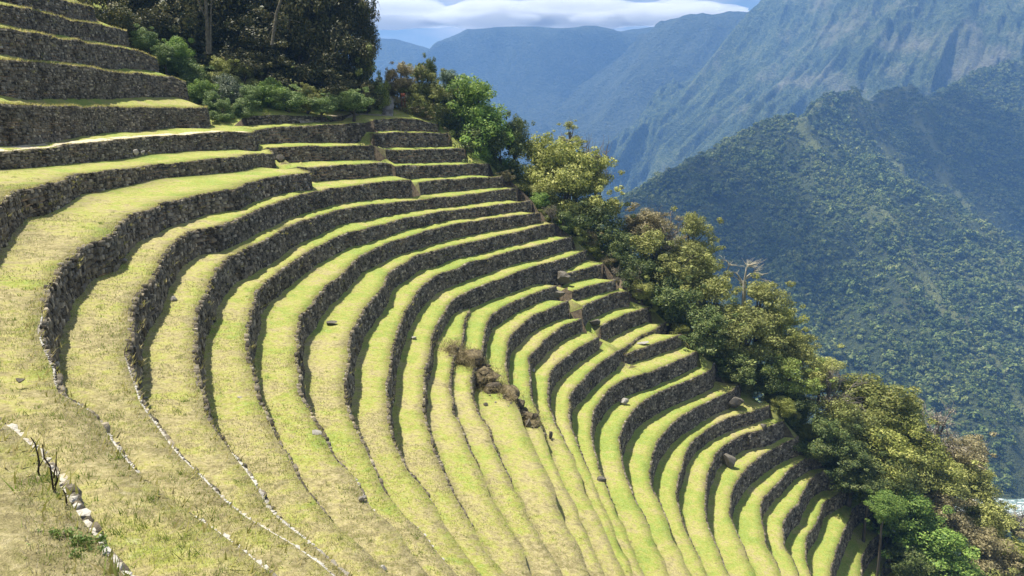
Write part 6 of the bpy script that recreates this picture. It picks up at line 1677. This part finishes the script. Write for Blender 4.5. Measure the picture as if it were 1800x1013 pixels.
# ---------------------------------------------------------------- loose rocks
ROCK_LIST = [
    (-23.11, 45.00, -8.04, 0.58, 0.37, 1, 'pale boulder lying on grass below the second long curved wall'),
    (-20.00, 44.23, -10.19, 0.47, 0.37, 1, 'pale boulder with dark side on the tread beside a smaller white stone'),
    (-20.99, 45.21, -10.00, 0.31, 0.24, 1, 'small white stone beside a larger pale boulder on the grass'),
    (-24.23, 60.59, -9.59, 0.41, 0.27, 1, 'small white stone at the foot of the third long curved wall'),
    (-26.24, 75.55, -7.10, 1.23, 0.78, 0, 'grey rock fallen from the gap in a curved wall'),
    (-22.29, 65.91, -11.53, 0.69, 0.54, 1, 'pale fallen stone at the foot of the wall gap'),
    (-22.26, 69.92, -11.91, 0.37, 0.21, 1, 'tiny white stone just beyond the wall gap'),
    (-15.42, 63.39, -16.60, 0.97, 0.34, 0, 'flat grey stone lying on bright green grass'),
    (-9.99, 75.62, -21.48, 0.87, 0.52, 1, 'rounded pale boulder alone on a narrow grass tread'),
    (-13.64, 80.86, -18.38, 1.23, 0.98, 0, 'angular grey boulder leaning against the end of a wall step'),
    (-5.93, 28.10, -14.64, 0.34, 0.38, 1, 'rounded white boulder standing alone on the dry open slope'),
    (-4.34, 23.19, -14.61, 0.32, 0.25, 1, 'white boulder low on the open slope by the capstone line'),
    (-9.49, 34.95, -14.65, 0.47, 0.19, 1, 'long flat white stone at the lower end of a wall shadow'),
    (-9.37, 44.54, -19.23, 0.49, 0.49, 1, 'white block lying in the tapering wall shadow'),
    (-12.67, 33.92, -12.49, 0.32, 0.16, 1, 'small flat pale stone on yellow grass'),
    (-13.94, 27.70, -10.20, 0.35, 0.13, 1, 'flat white stone beside the second lip line'),
    (-13.72, 20.50, -6.22, 0.41, 0.09, 0, 'long low grey stone half sunk in the grass of a wide tread'),
    (-11.96, 17.83, -6.11, 0.33, 0.10, 0, 'flat grey stone sunk in dry grass near the white lip stones'),
    (15.62, 101.37, -38.01, 1.27, 1.11, 1, 'white boulder casting a shadow on a middle terrace tread'),
    (9.14, 72.31, -35.42, 1.04, 0.52, 0, 'grey flat rock where the bright green strip begins'),
    (7.72, 120.14, -24.89, 3.09, 2.36, 0, 'big brown boulder in the broken stair line between walls'),
    (6.78, 114.53, -25.68, 2.61, 1.22, 0, 'low mossy rock below the boulder in the broken stair line'),
    (35.45, 115.77, -44.17, 3.08, 1.99, 0, 'large grey boulder standing at the foot of a rounded wall end'),
    (31.95, 105.26, -49.38, 2.18, 2.68, 0, 'pointed grey boulder in the collapsed stretch of wall'),
    (27.93, 99.83, -48.55, 0.96, 1.28, 0, 'narrow dark rock below the pointed boulder'),
    (36.82, 111.70, -47.94, 1.24, 1.24, 0, 'pale grey rock set in a lower wall face'),
    (39.51, 113.50, -46.52, 1.61, 0.89, 0, 'flat grey block lying on a lower wall top'),
    (-31.03, 104.15, -5.07, 1.07, 1.37, 0, 'grey corner boulder at the far end of the first long curved wall'),
    (-37.71, 78.24, -2.90, 0.57, 0.80, 1, 'whitish shrubby stone, tallest of three under the trodden lip wall'),
    (-37.38, 79.00, -2.88, 0.52, 0.52, 1, 'whitish stone in the middle of three under the trodden lip wall'),
    (-36.90, 79.45, -2.89, 0.46, 0.41, 1, 'smallest whitish stone of three under the trodden lip wall'),
    (20.33, 114.93, -33.38, 1.94, 0.62, 1, 'pale rubble slab on the wedge of grass between two walls'),
    (12.55, 113.14, -29.80, 1.90, 1.21, 0, 'grey rubble rock in the stair line beside bright green grass'),
    (2.71, 91.85, -30.22, 0.50, 0.57, 1, 'white stone set at the foot of a shaded curved wall'),
    (3.83, 71.26, -30.40, 0.56, 0.90, 0, 'dark rock standing alone below the tail of the outcrop'),
    (1.62, 68.71, -28.16, 0.76, 1.08, 0, 'dark rock with pale top below the outcrop'),
]
OUTCROP = [(-5.69, 77.60, -23.91), (-4.10, 82.00, -24.21), (-3.16, 81.73, -25.97), (-4.05, 72.53, -24.22), (-2.09, 76.71, -25.93), (-1.14, 72.78, -26.09), (-2.50, 71.03, -26.05), (0.00, 69.30, -26.27), (1.40, 71.32, -28.22), (-1.60, 67.99, -26.05), (0.31, 78.36, -28.09), (2.20, 69.84, -28.22), (-4.92, 74.84, -24.08), (-3.20, 74.77, -25.88)]
STICKS = [(-5.46, 8.23, -3.99), (-5.07, 7.84, -3.99), (-7.60, 11.89, -6.05), (-7.23, 11.48, -6.04)]
WEEDS = [(-4.33, 6.58, -3.97), (-4.44, 6.45, -3.95), (-4.28, 6.82, -4.00), (-4.58, 6.43, -3.94)]
TWIGS = [(-7.24, 12.21, -6.11), (-3.90, 19.79, -12.56)]

rr_ = np.random.RandomState(31)
for (x, y, z, w, h, pale, lab) in ROCK_LIST:
    me = PALE_ROCKS[rr_.randint(len(PALE_ROCKS))] if pale else ROCKS[rr_.randint(len(ROCKS))]
    o = bpy.data.objects.new('boulder' if w > 0.9 else 'rock', me)
    o.location = (x, y, z + h * 0.38)
    o.rotation_euler = (rr_.uniform(-.2, .2), rr_.uniform(-.2, .2), rr_.uniform(0, 6.28))
    o.scale = (w * 1.15, w * 1.0, h * 1.45)
    link(o, None, label=lab, category='boulder' if w > 0.9 else 'rock', group='loose stones on the terraces', kind='thing')

def thing_at(name, loc, label, category, group=None):
    t = empty(name, loc, label, category, group)
    t['kind'] = 'thing'
    return t

M_LICHENBARK = mat_bark('lichen_bark', (0.06, 0.05, 0.034), (0.19, 0.165, 0.115))
# ---------------------------------------------------------------- bare white tree on the ridge
DEAD_LIMBS = [
    ([(42.65, 137.85, -29.62), (42.58, 137.97, -29.08), (42.61, 138.10, -28.44), (42.65, 138.22, -27.90)], 0.36, 0.272),
    ([(42.61, 138.05, -28.71), (42.42, 138.13, -28.53), (41.45, 138.53, -26.90), (40.89, 138.68, -26.45), (39.96, 138.71, -26.54), (39.04, 138.77, -26.49)], 0.21, 0.112),
    ([(39.36, 138.54, -26.40), (39.59, 138.56, -25.81), (39.87, 138.62, -25.08), (39.59, 138.65, -24.45), (38.94, 138.63, -24.09), (38.29, 138.45, -24.45)], 0.11, 0.048),
    ([(42.56, 138.05, -28.71), (41.26, 138.47, -27.53), (39.87, 138.80, -26.81)], 0.13, 0.048),
    ([(42.65, 138.20, -27.99), (42.84, 138.44, -26.54), (43.12, 138.62, -25.36), (43.58, 138.63, -24.99)], 0.20, 0.096),
    ([(42.79, 138.26, -27.72), (43.49, 138.21, -26.72), (44.79, 138.01, -26.40), (45.53, 137.64, -26.90)], 0.15, 0.064),
    ([(42.84, 138.26, -27.72), (43.86, 138.31, -27.17), (45.34, 138.19, -27.44), (45.99, 138.06, -27.72), (46.64, 137.90, -28.17), (47.85, 137.76, -28.53)], 0.15, 0.048),
    ([(39.87, 138.80, -25.18), (41.08, 138.88, -25.27), (42.38, 138.96, -25.36), (42.93, 139.04, -25.45)], 0.08, 0.048),
    ([(41.45, 138.51, -26.54), (41.82, 138.75, -25.81), (41.45, 138.87, -25.63)], 0.07, 0.032),
    ([(42.84, 137.89, -29.44), (44.23, 137.81, -29.17), (44.69, 137.74, -28.81), (45.34, 137.52, -29.17), (46.18, 137.28, -29.62)], 0.14, 0.048),
    ([(38.94, 139.03, -24.09), (39.04, 139.26, -23.72), (38.99, 139.44, -23.59)], 0.04, 0.024),
    ([(45.71, 138.39, -27.08), (46.46, 138.45, -26.72), (47.01, 138.46, -26.54)], 0.07, 0.032),
]
DEAD_TWIGS = [((43.63, 138.54, -25.37), (45.51, 137.58, -25.44)),
    ((43.35, 138.87, -25.21), (43.82, 139.24, -24.73)),
    ((43.36, 138.82, -25.16), (44.33, 139.24, -23.86)),
    ((43.48, 138.59, -25.21), (44.84, 137.74, -24.47)),
    ((43.26, 138.71, -25.32), (43.77, 138.20, -24.94)),
    ((43.28, 138.80, -25.34), (44.24, 139.36, -25.07)),
    ((43.41, 138.73, -25.29), (44.47, 138.57, -24.94)),
    ((43.19, 138.80, -25.33), (42.86, 139.70, -24.67)),
    ((43.86, 138.73, -25.17), (46.09, 138.63, -24.53)),
    ((43.30, 138.96, -25.21), (43.81, 140.18, -24.32)),
    ((43.59, 138.64, -25.37), (45.77, 137.96, -25.43)),
    ((43.18, 138.81, -25.31), (43.10, 138.98, -25.16)),
    ((43.25, 138.76, -25.34), (44.30, 138.92, -24.89)),
    ((43.50, 138.66, -25.17), (44.74, 138.23, -24.39)),
    ((43.07, 138.83, -25.14), (42.22, 139.23, -23.86)),
    ((43.73, 139.19, -25.21), (45.76, 140.90, -24.65)),
    ((43.31, 138.67, -25.38), (44.28, 137.81, -25.57)),
    ((43.34, 138.79, -25.31), (45.86, 139.40, -24.36)),
    ((43.27, 138.70, -25.30), (44.11, 137.88, -24.45)),
    ((43.35, 139.26, -25.17), (43.84, 140.96, -24.51)),
    ((43.75, 138.81, -25.29), (46.37, 139.06, -24.93)),
    ((43.25, 138.76, -25.34), (45.68, 138.60, -24.36)),
    ((43.37, 138.87, -25.21), (44.73, 139.81, -23.89)),
    ((43.92, 138.98, -25.04), (46.21, 139.70, -24.00)),
    ((43.22, 138.76, -25.36), (44.08, 138.82, -25.23)),
    ((43.50, 138.72, -25.26), (44.93, 138.55, -24.75)),
    ((43.29, 138.64, -25.24), (43.97, 137.59, -24.20)),
    ((43.74, 139.01, -25.13), (45.48, 139.85, -24.37)),
    ((43.59, 138.72, -25.25), (45.21, 138.53, -24.78)),
    ((43.32, 138.73, -25.30), (46.42, 137.86, -23.79)),
    ((43.39, 138.82, -25.36), (45.30, 139.43, -25.37)),
    ((43.37, 139.02, -25.16), (43.98, 139.99, -24.40)),
    ((43.27, 139.06, -25.12), (43.47, 140.11, -24.31)),
    ((43.27, 138.76, -25.37), (44.84, 138.88, -25.63)),
    ((44.35, 138.52, -26.38), (45.26, 137.86, -25.57)),
    ((44.49, 138.43, -26.21), (45.59, 137.74, -24.96)),
    ((44.90, 138.89, -26.26), (46.80, 140.07, -25.79)),
    ((44.49, 138.67, -26.41), (46.35, 140.06, -26.55)),
    ((44.52, 138.69, -26.31), (46.72, 140.31, -25.27)),
    ((44.42, 138.51, -26.41), (46.68, 137.90, -26.62)),
    ((44.42, 138.53, -26.26), (45.28, 138.43, -25.01)),
    ((44.44, 138.67, -26.26), (45.36, 139.70, -25.15)),
    ((44.55, 138.57, -26.31), (45.29, 138.67, -26.03)),
    ((44.34, 138.52, -26.41), (45.58, 137.01, -26.81)),
    ((44.72, 138.95, -26.33), (45.96, 140.22, -26.10)),
    ((44.80, 138.53, -26.50), (46.36, 138.52, -26.81)),
    ((40.06, 138.77, -25.04), (40.39, 138.60, -24.90)),
    ((39.98, 138.78, -25.07), (40.58, 137.66, -24.48)),
    ((39.96, 138.81, -25.08), (39.88, 138.39, -24.31)),
    ((40.13, 138.64, -25.02), (41.12, 137.57, -24.62)),
    ((40.07, 138.99, -24.97), (40.71, 139.99, -24.32)),
    ((39.91, 138.80, -25.09), (39.44, 138.60, -25.15)),
    ((39.93, 138.76, -25.00), (39.75, 138.46, -24.54)),
    ((40.04, 138.84, -25.01), (40.65, 139.05, -24.43)),
    ((39.93, 138.56, -24.90), (39.80, 137.62, -24.20)),
    ((39.94, 139.19, -25.01), (39.81, 141.03, -24.66)),
    ((45.96, 138.16, -27.71), (45.69, 137.17, -27.66)),
    ((46.18, 138.43, -27.72), (46.87, 139.05, -27.75)),
    ((46.24, 138.02, -27.83), (47.52, 136.80, -28.44)),
    ((46.08, 138.20, -27.75), (46.52, 137.91, -27.91)),
    ((46.31, 138.02, -27.84), (47.71, 136.93, -28.40)),
    ((46.08, 138.41, -27.76), (46.63, 139.35, -28.00)),
    ((45.97, 138.14, -27.71), (45.88, 137.60, -27.67)),
    ((46.06, 138.23, -27.75), (46.29, 138.13, -27.86)),
    ((45.28, 137.99, -29.16), (46.24, 139.36, -29.04)),
    ((45.28, 137.89, -29.17), (46.12, 136.04, -29.10)),
    ((45.39, 137.95, -29.20), (45.97, 137.97, -29.32)),
    ((45.22, 137.92, -29.19), (44.84, 137.45, -29.49)),
    ((45.27, 138.01, -29.14), (45.51, 138.74, -28.80)),
    ((45.17, 137.94, -29.30), (44.89, 137.89, -29.71)),
    ((38.82, 139.03, -24.32), (38.37, 139.04, -25.20)),
    ((38.81, 139.05, -24.19), (37.70, 139.24, -25.09)),
    ((38.92, 139.02, -24.10), (37.95, 138.71, -24.60)),
    ((38.77, 139.22, -24.09), (37.95, 140.13, -24.13)),
    ((38.96, 139.06, -24.11), (39.32, 139.78, -24.58)),
    ((38.81, 138.92, -24.15), (37.49, 137.85, -24.75)),
    ((38.78, 139.64, -24.01), (38.29, 141.53, -23.76)),
    ((38.76, 138.96, -24.14), (37.41, 138.47, -24.52))]
SIGN_AT = (-19.24, 139.93, 4.24)

t = thing_at('dead_tree', DEAD_LIMBS[0][0][0], 'bare whitish dead tree with crooked spreading limbs standing out above the ridge', 'tree')
bpy.context.view_layer.update()
dr = np.random.RandomState(9)
foot = np.array(DEAD_LIMBS[0][0][0])
for i, (pts, r0, r1) in enumerate(DEAD_LIMBS):
    P_ = catmull(pts, 0.35)
    P_ = P_ + smooth1(dr.normal(0, 0.05, P_.shape), 1)
    if i == 0:
        P_ = np.vstack([[P_[0] - (0, 0, 4.0)], P_])
    V, F = tube(P_, np.linspace(r0, r1, len(P_)), 7)
    part('trunk' if i == 0 else 'limb', mesh_np('limb', V, F, M_PALEBARK, True), t)
V, F = join([limb(a, b, 0.05, 0.018, dr, 0.15, 5, 4) for a, b in DEAD_TWIGS])
part('twigs', mesh_np('twigs', V, F, M_PALEBARK), t, kind='stuff')

# ---------------------------------------------------------------- two pale trunks in front of the dark wood
for foot_, pts, lab in [((-47.47, 124.96, 10.78), [([(-47.47, 124.96, 10.78), (-47.56, 125.44, 13.04), (-47.64, 125.99, 15.65), (-47.73, 126.46, 17.83), (-48.00, 127.10, 20.87), (-48.71, 127.84, 24.35)], 0.34, 0.20), ([(-47.82, 126.14, 16.35), (-48.71, 126.51, 18.09), (-49.24, 126.82, 19.56), (-49.96, 127.29, 21.74)], 0.16, 0.07), ([(-47.11, 124.98, 10.87), (-47.20, 125.63, 13.91), (-47.02, 126.18, 16.52), (-46.93, 126.92, 20.00)], 0.20, 0.12)], 'straight pale double trunk rising in front of the dark wood'), ((-37.51, 125.26, 12.17), [([(-37.51, 125.26, 12.17), (-37.24, 125.72, 14.35), (-36.98, 126.18, 16.52), (-36.27, 126.64, 18.69), (-35.38, 127.19, 21.30), (-34.84, 127.84, 24.35)], 0.26, 0.15), ([(-37.07, 125.90, 15.22), (-37.96, 125.59, 13.74), (-38.58, 125.35, 12.61)], 0.07, 0.03), ([(-36.80, 126.03, 15.83), (-35.56, 126.09, 16.09), (-33.78, 126.07, 16.00), (-33.07, 125.99, 15.65)], 0.08, 0.03), ([(-36.62, 125.90, 15.22), (-35.11, 125.92, 15.30), (-34.22, 125.72, 14.35), (-33.96, 125.48, 13.22)], 0.06, 0.02), ([(-36.71, 126.22, 16.69), (-37.69, 126.36, 17.39), (-38.22, 126.18, 16.52)], 0.06, 0.02)], 'crooked pale trunk with drooping side limbs in front of the dark wood'), ]:
    t = thing_at('tree', foot_, lab, 'tree', 'pale-trunked trees of the dark wood')
    bpy.context.view_layer.update()
    for i, (pl, r0, r1) in enumerate(pts):
        V, F = tube(catmull(pl, 0.8), np.linspace(r0, r1, len(catmull(pl, 0.8))), 8)
        part('trunk' if i == 0 else 'limb', mesh_np('pale_trunk', V, F, M_LICHENBARK, True), t)
    top = np.array(pts[0][0][-1])
    cs = [top + dr.normal(0, 1.6, 3) + (0, 0, 2.5) for _ in range(14)]
    V, F = leaf_cloud(cs, [1.3] * 14, 160, 0.16, dr)
    part('crown', mesh_np('crown', V, F, LEAF['forestedge']), t)

# ---------------------------------------------------------------- rock outcrop breaking through the terraces
import bmesh
M_MOUND = mat_bark('outcrop_soil', (0.035, 0.026, 0.016), (0.20, 0.16, 0.085))
M_DARKROCK = mat_stone('outcrop_rock', (0.022, 0.017, 0.012), (0.080, 0.066, 0.048), lichen=(0.26, 0.23, 0.16), amt=0.35)
M_SCARGRASS = mat_leaf('scar_grass', [(0.10, 0.085, 0.03), (0.22, 0.18, 0.08), (0.36, 0.30, 0.15)], 0.3, 0.0)
oc = np.mean(np.array(OUTCROP), 0)
t = thing_at('rock_outcrop', tuple(oc), 'craggy brown rock outcrop overgrown with dry grass among the curved walls', 'outcrop')
bpy.context.view_layer.update()
def crag(seed, loc, size, mat, name, sub=4, amp=0.30):
    bm = bmesh.new()
    bmesh.ops.create_icosphere(bm, subdivisions=sub, radius=0.5)
    V = np.array([v.co[:] for v in bm.verts])
    F = np.array([[v.index for v in f.verts] for f in bm.faces])
    bm.free()
    r = np.random.RandomState(seed)
    for _ in range(8):
        nn = r.normal(0, 1, 3); nn /= np.linalg.norm(nn)
        ex = np.maximum(V @ nn - r.uniform(0.18, 0.36), 0)
        V = V - ex[:, None] * nn * 0.95
    n = fbm(V[:, 0] * 7 + seed, V[:, 1] * 7 + V[:, 2] * 5.3, 4, seed, ridged=True) + fbm(V[:, 2] * 9 + seed, V[:, 0] * 8 - V[:, 1] * 3.7, 4, seed + 2)
    V = V * (1 + (n - n.mean())[:, None] * amp * 1.6)
    a = r.uniform(0, 6.28)
    V = np.stack([V[:, 0] * math.cos(a) - V[:, 1] * math.sin(a), V[:, 0] * math.sin(a) + V[:, 1] * math.cos(a), V[:, 2]], 1)
    V = V * np.array(size) + np.array(loc)
    return part(name, mesh_np(name, V, F, mat), t)
A_, B_ = np.array((-5.6, 78.0, -23.7)), np.array((2.4, 69.6, -28.5))
SC = []
for k in range(40):
    f_ = k / 39.0
    sp_ = 1.1 - 0.6 * f_
    c_ = A_ + (B_ - A_) * f_ + (dr.normal(0, sp_ * 0.7), dr.normal(0, sp_ * 0.7), dr.normal(0, 0.10))
    c_ = np.array((c_[0], c_[1], max(ground_z(c_[0], c_[1], c_[2]) - 0.1, c_[2])))
    SC.append(c_)
    s = (2.5 - 1.0 * f_) * dr.uniform(0.6, 1.15)
    earth = k % 3 != 2
    crag(140 + k, c_, (s * dr.uniform(0.8, 1.3), s * dr.uniform(0.9, 1.5), s * dr.uniform(0.45, 0.8)), M_MOUND if earth else M_DARKROCK, 'mound' if earth else 'rock', 3)
for k in range(60):   # rubble strewn along the scar
    a = SC[dr.randint(len(SC))]
    x, y = a[0] + dr.normal(0, 1.0), a[1] + dr.normal(0, 1.2)
    z = ground_z(x, y, a[2])
    s = dr.uniform(0.18, 0.5)
    put_part_copy('rubble', (ROCKS + PALE_ROCKS[:2])[dr.randint(8)], t, (x, y, z + s * 0.15), (dr.uniform(-.4, .4), dr.uniform(-.4, .4), dr.uniform(0, 6.28)), (s * 1.2, s, s))
pts = []
for k, a in enumerate(SC):
    for _ in range(330 if k < 14 else 110):
        e, g = dr.normal(0, 0.9, 2)
        pts.append((a[0] + e, a[1] + g, max(ground_z(a[0] + e, a[1] + g, a[2]), a[2] - 0.5) + dr.uniform(0.0, 0.8 if k < 14 else 0.5)))
V = blades(np.array(pts), 0.26, 0.05, 0.9, 3)
part('dry_grass', mesh_np('dry_grass', V.reshape(-1, 3), np.arange(len(V) * 3).reshape(-1, 3), M_SCARGRASS), t, kind='stuff')

# ---------------------------------------------------------------- burnt sticks and weeds on the first lip
M_STICK = mat_bark('burnt_stick', (0.018, 0.014, 0.011), (0.075, 0.055, 0.04))
STK = ['tall dark burnt stick with one side twig beside the white lip stones', 'forked dark burnt sapling rising behind the white lip stones',
       'short dark burnt stick beside the forked sapling']
for i, (loc, hgt, forks) in enumerate((((-5.46, 8.23, -4.02), 0.52, 1), ((-5.02, 7.80, -4.02), 0.62, 3), ((-4.74, 7.52, -4.05), 0.26, 1))):
    t = thing_at('burnt_stick', loc, STK[i], 'stick', 'burnt sticks by the lip stones')
    bpy.context.view_layer.update()
    b = np.array(loc)
    parts = [limb(b, b + (dr.uniform(-0.10, -0.02), 0.02, hgt), 0.013, 0.006, dr, 0.06, 6, 6)]
    part('stem', mesh_np('stem', *parts[0], M_STICK, True), t)
    tw = []
    for k in range(forks):
        s0 = b + (0, 0, hgt * dr.uniform(0.05, 0.5))
        tw.append(limb(s0, s0 + (dr.uniform(0.03, 0.16), dr.uniform(-0.05, 0.05), hgt * dr.uniform(0.25, 0.6)), 0.009, 0.003, dr, 0.1, 5, 5))
    V, F = join(tw)
    part('twig', mesh_np('twig', V, F, M_STICK, True), t)

def weed(name, loc, w, h, n, size, label, mat):
    t = thing_at(name, loc, label, 'weed', 'weeds on the slope')
    bpy.context.view_layer.update()
    r = np.random.RandomState(int(abs(loc[0] * 100)))
    cs = [np.array(loc) + (r.normal(0, w * 0.35), r.normal(0, w * 0.35), r.uniform(0.2, 0.8) * h) for _ in range(14)]
    V, F = leaf_cloud(cs, [w * 0.2] * 14, n, size, r, 0.8, 0.2)
    part('leaves', mesh_np('leaves', V, F, mat), t)
    V, F = join([limb(loc, c, 0.006, 0.002, r, 0.15, 4, 4) for c in cs])
    part('stem', mesh_np('stem', V, F, M_BARK), t)
M_WEED = mat_leaf('weed_leaf', [(0.05, 0.10, 0.02), (0.12, 0.20, 0.04), (0.22, 0.29, 0.08)], 0.3, 0.0)
weed('weed', (-4.25, 6.75, -4.0), 0.36, 0.13, 46, 0.017, 'low leafy green weed growing just above the white lip stones', M_WEED)
weed('weed', (-4.55, 6.62, -3.97), 0.26, 0.08, 26, 0.018, 'flat pale green weed beside the low leafy weed', M_WEED)
weed('weed', (38.6, 84.5, -59.5), 1.3, 0.8, 40, 0.07, 'brown-green bushy weed growing on a low terrace lip', LEAF['shrub'])

# ---------------------------------------------------------------- footpath, steps and sign at the head of the ridge
M_PATH = mat_bark('path_earth', (0.20, 0.165, 0.11), (0.42, 0.37, 0.28))
def ribbon(name, pts, w, lift):
    P_ = catmull(pts, 0.8)
    O_ = outward(P_)
    Lf = P_.copy(); Rt = P_.copy()
    Lf[:, :2] -= O_ * w / 2; Rt[:, :2] += O_ * w / 2
    for Q in (Lf, Rt):
        for q in Q:
            z_ = ground_z(q[0], q[1], q[2])
            q[2] = z_ + lift
    V = np.concatenate([Lf, Rt]); n = len(P_)
    F = np.array([(i, i + 1, n + i + 1, n + i) for i in range(n - 1)])
    return obj(name, mesh_np(name, V, F, M_PATH), kind='structure')
ribbon('path', [(-33.0, 121.5, 0), (-29.5, 126.2, 0), (-26.4, 130.2, 0), (-23.6, 132.8, 0), (-21.4, 134.8, 0)], 0.9, 0.04)
pw = LIP['path_wall']; po = OUT['path_wall']
M_PALE_PATH = mat_bark('trodden_path', (0.34, 0.29, 0.19), (0.60, 0.53, 0.38))
def lip_ribbon(P_, O_, a, b, lift, mat):
    E0 = P_.copy(); E1 = P_.copy()
    w_ = smooth1(dr.normal(0, 0.12, len(P_)), 2)
    E0[:, :2] += O_ * (a + w_)[:, None]; E1[:, :2] += O_ * (b + w_ * 0.5)[:, None]
    for E in (E0, E1):
        E[:, 2] = [ground_z(e[0], e[1], e[2]) + lift for e in E]
    n = len(P_)
    return obj('path', mesh_np('path', np.concatenate([E0, E1]), np.array([(i, i + 1, n + i + 1, n + i) for i in range(n - 1)]), mat), kind='structure')
lip_ribbon(pw[4:52], po[4:52], -1.5, -0.05, 0.03, M_PALE_PATH)
STEPS = (-21.4, 135.4, 1.75)
t = thing_at('stone_steps', STEPS, 'rough stone steps climbing from the ridge path into the trees', 'steps')
bpy.context.view_layer.update()
for k in range(10):
    c = np.array(STEPS) + (-0.05 * k, 0.60 * k, 0.33 * k)
    x = [-1.3, 1.3]; 
    V = [(c[0] + sx * (0.85 + dr.uniform(-.15, .15)), c[1] + sy * 0.42, c[2] + sz + dr.uniform(-.03, .03)) for sz in (-0.5, 0.2) for sy in (-1, 1) for sx in (-1, 1)]
    F = np.array([(0, 2, 3, 1), (4, 5, 7, 6), (0, 1, 5, 4), (2, 6, 7, 3), (0, 4, 6, 2), (1, 3, 7, 5)])
    part('step', mesh_np('step', V, F, M_CAP), t)
M_SIGN = mat_bark('sign_wood', (0.20, 0.055, 0.03), (0.32, 0.10, 0.05))
t = thing_at('wooden_sign', SIGN_AT, 'small red-brown wooden sign on two posts beside the stone steps', 'sign')
bpy.context.view_layer.update()
def box(c, s):
    V = [(c[0] + a * s[0] / 2, c[1] + b * s[1] / 2, c[2] + d * s[2] / 2) for d in (-1, 1) for b in (-1, 1) for a in (-1, 1)]
    return np.array(V), np.array([(0, 2, 3, 1), (4, 5, 7, 6), (0, 1, 5, 4), (2, 6, 7, 3), (0, 4, 6, 2), (1, 3, 7, 5)])
for sx in (-0.26, 0.26):
    part('post', mesh_np('post', *box((SIGN_AT[0] + sx, SIGN_AT[1], SIGN_AT[2] - 0.1), (0.09, 0.09, 2.2)), M_SIGN), t)
part('board', mesh_np('board', *box((SIGN_AT[0], SIGN_AT[1] - 0.07, SIGN_AT[2] + 0.95), (0.75, 0.05, 0.55)), M_SIGN), t)


# ---------------------------------------------------------------- air between here and the far mountains
def mat_haze():
    m = bpy.data.materials.new('haze_air')
    m.use_nodes = True
    nt = m.node_tree
    nt.nodes.clear()
    out = nt.nodes.new('ShaderNodeOutputMaterial')
    v = nt.nodes.new('ShaderNodeVolumePrincipled')
    v.inputs['Color'].default_value = (0.24, 0.50, 1.0, 1)
    v.inputs['Density'].default_value = 0.00014
    v.inputs['Anisotropy'].default_value = 0.0
    nt.links.new(v.outputs[0], out.inputs['Volume'])
    return m
x0, x1, y0, y1, z0, z1 = -3000, 2900, -700, 6000, -440, 645
HV = [(x, y, z) for z in (z0, z1) for y in (y0, y1) for x in (x0, x1)]
HF = np.array([(0, 2, 3, 1), (4, 5, 7, 6), (0, 1, 5, 4), (2, 6, 7, 3), (0, 4, 6, 2), (1, 3, 7, 5)])
obj('haze', mesh_np('haze', HV, HF, mat_haze()), kind='stuff', label='blue haze filling the valley air', category='haze')

# ---------------------------------------------------------------- low cloud on the far summits, above the hazy air, and two unseen clouds added for shade
def mat_cloud():
    m = bpy.data.materials.new('cloud_bank')
    m.use_nodes = True
    nt = m.node_tree
    nt.nodes.clear()
    out = nt.nodes.new('ShaderNodeOutputMaterial')
    v = nt.nodes.new('ShaderNodeVolumePrincipled')
    v.inputs['Color'].default_value = (1, 1, 1, 1)
    v.inputs['Density'].default_value = 0.012
    v.inputs['Anisotropy'].default_value = 0.2
    nt.links.new(v.outputs[0], out.inputs['Volume'])
    return m
M_CLOUD = mat_cloud()
cr = np.random.RandomState(15)
import bmesh as _bm
b_ = _bm.new()
_bm.ops.create_icosphere(b_, subdivisions=4, radius=1.0)
CV = np.array([v.co[:] for v in b_.verts]); CF = np.array([[v.index for v in f.verts] for f in b_.faces])
b_.free()
CLOUDS = ((-1500, 5500, 560, 380, 120), (-850, 5600, 560, 380, 150), (-150, 5500, 620, 400, 130), (500, 5600, 560, 380, 140), (1100, 5400, 520, 380, 120), (-700, 4750, 420, 260, 60), (350, 4650, 420, 280, 50),
          (-390, 1570, 340, 290, 95), (560, 2180, 420, 390, 105))  # these two hang out of view, added to cast shade on the hill
for i, (x, y, rx_, ry_, rz_) in enumerate(CLOUDS):
    n = fbm(CV[:, 0] * 3 + i * 5, CV[:, 1] * 3 + CV[:, 2] * 2.1, 5, 500 + i)
    V = CV * (0.75 + 0.7 * (n - 0.4))[:, None] * np.array([rx_, ry_, rz_])
    V[:, 2] = np.where(V[:, 2] < 0, V[:, 2] * 0.45, V[:, 2])
    V += np.array([x, y, 0]); V[:, 2] += (648.0 if y > 3000 else 1480.0) - V[:, 2].min()
    o = obj('cloud', mesh_np('cloud', V, CF, M_CLOUD, True), None, kind='stuff', label='white cloud bank lying on the far summits' if y > 3000 else 'unseen cloud high over the valley, added to shade the hill', category='cloud', group='clouds')
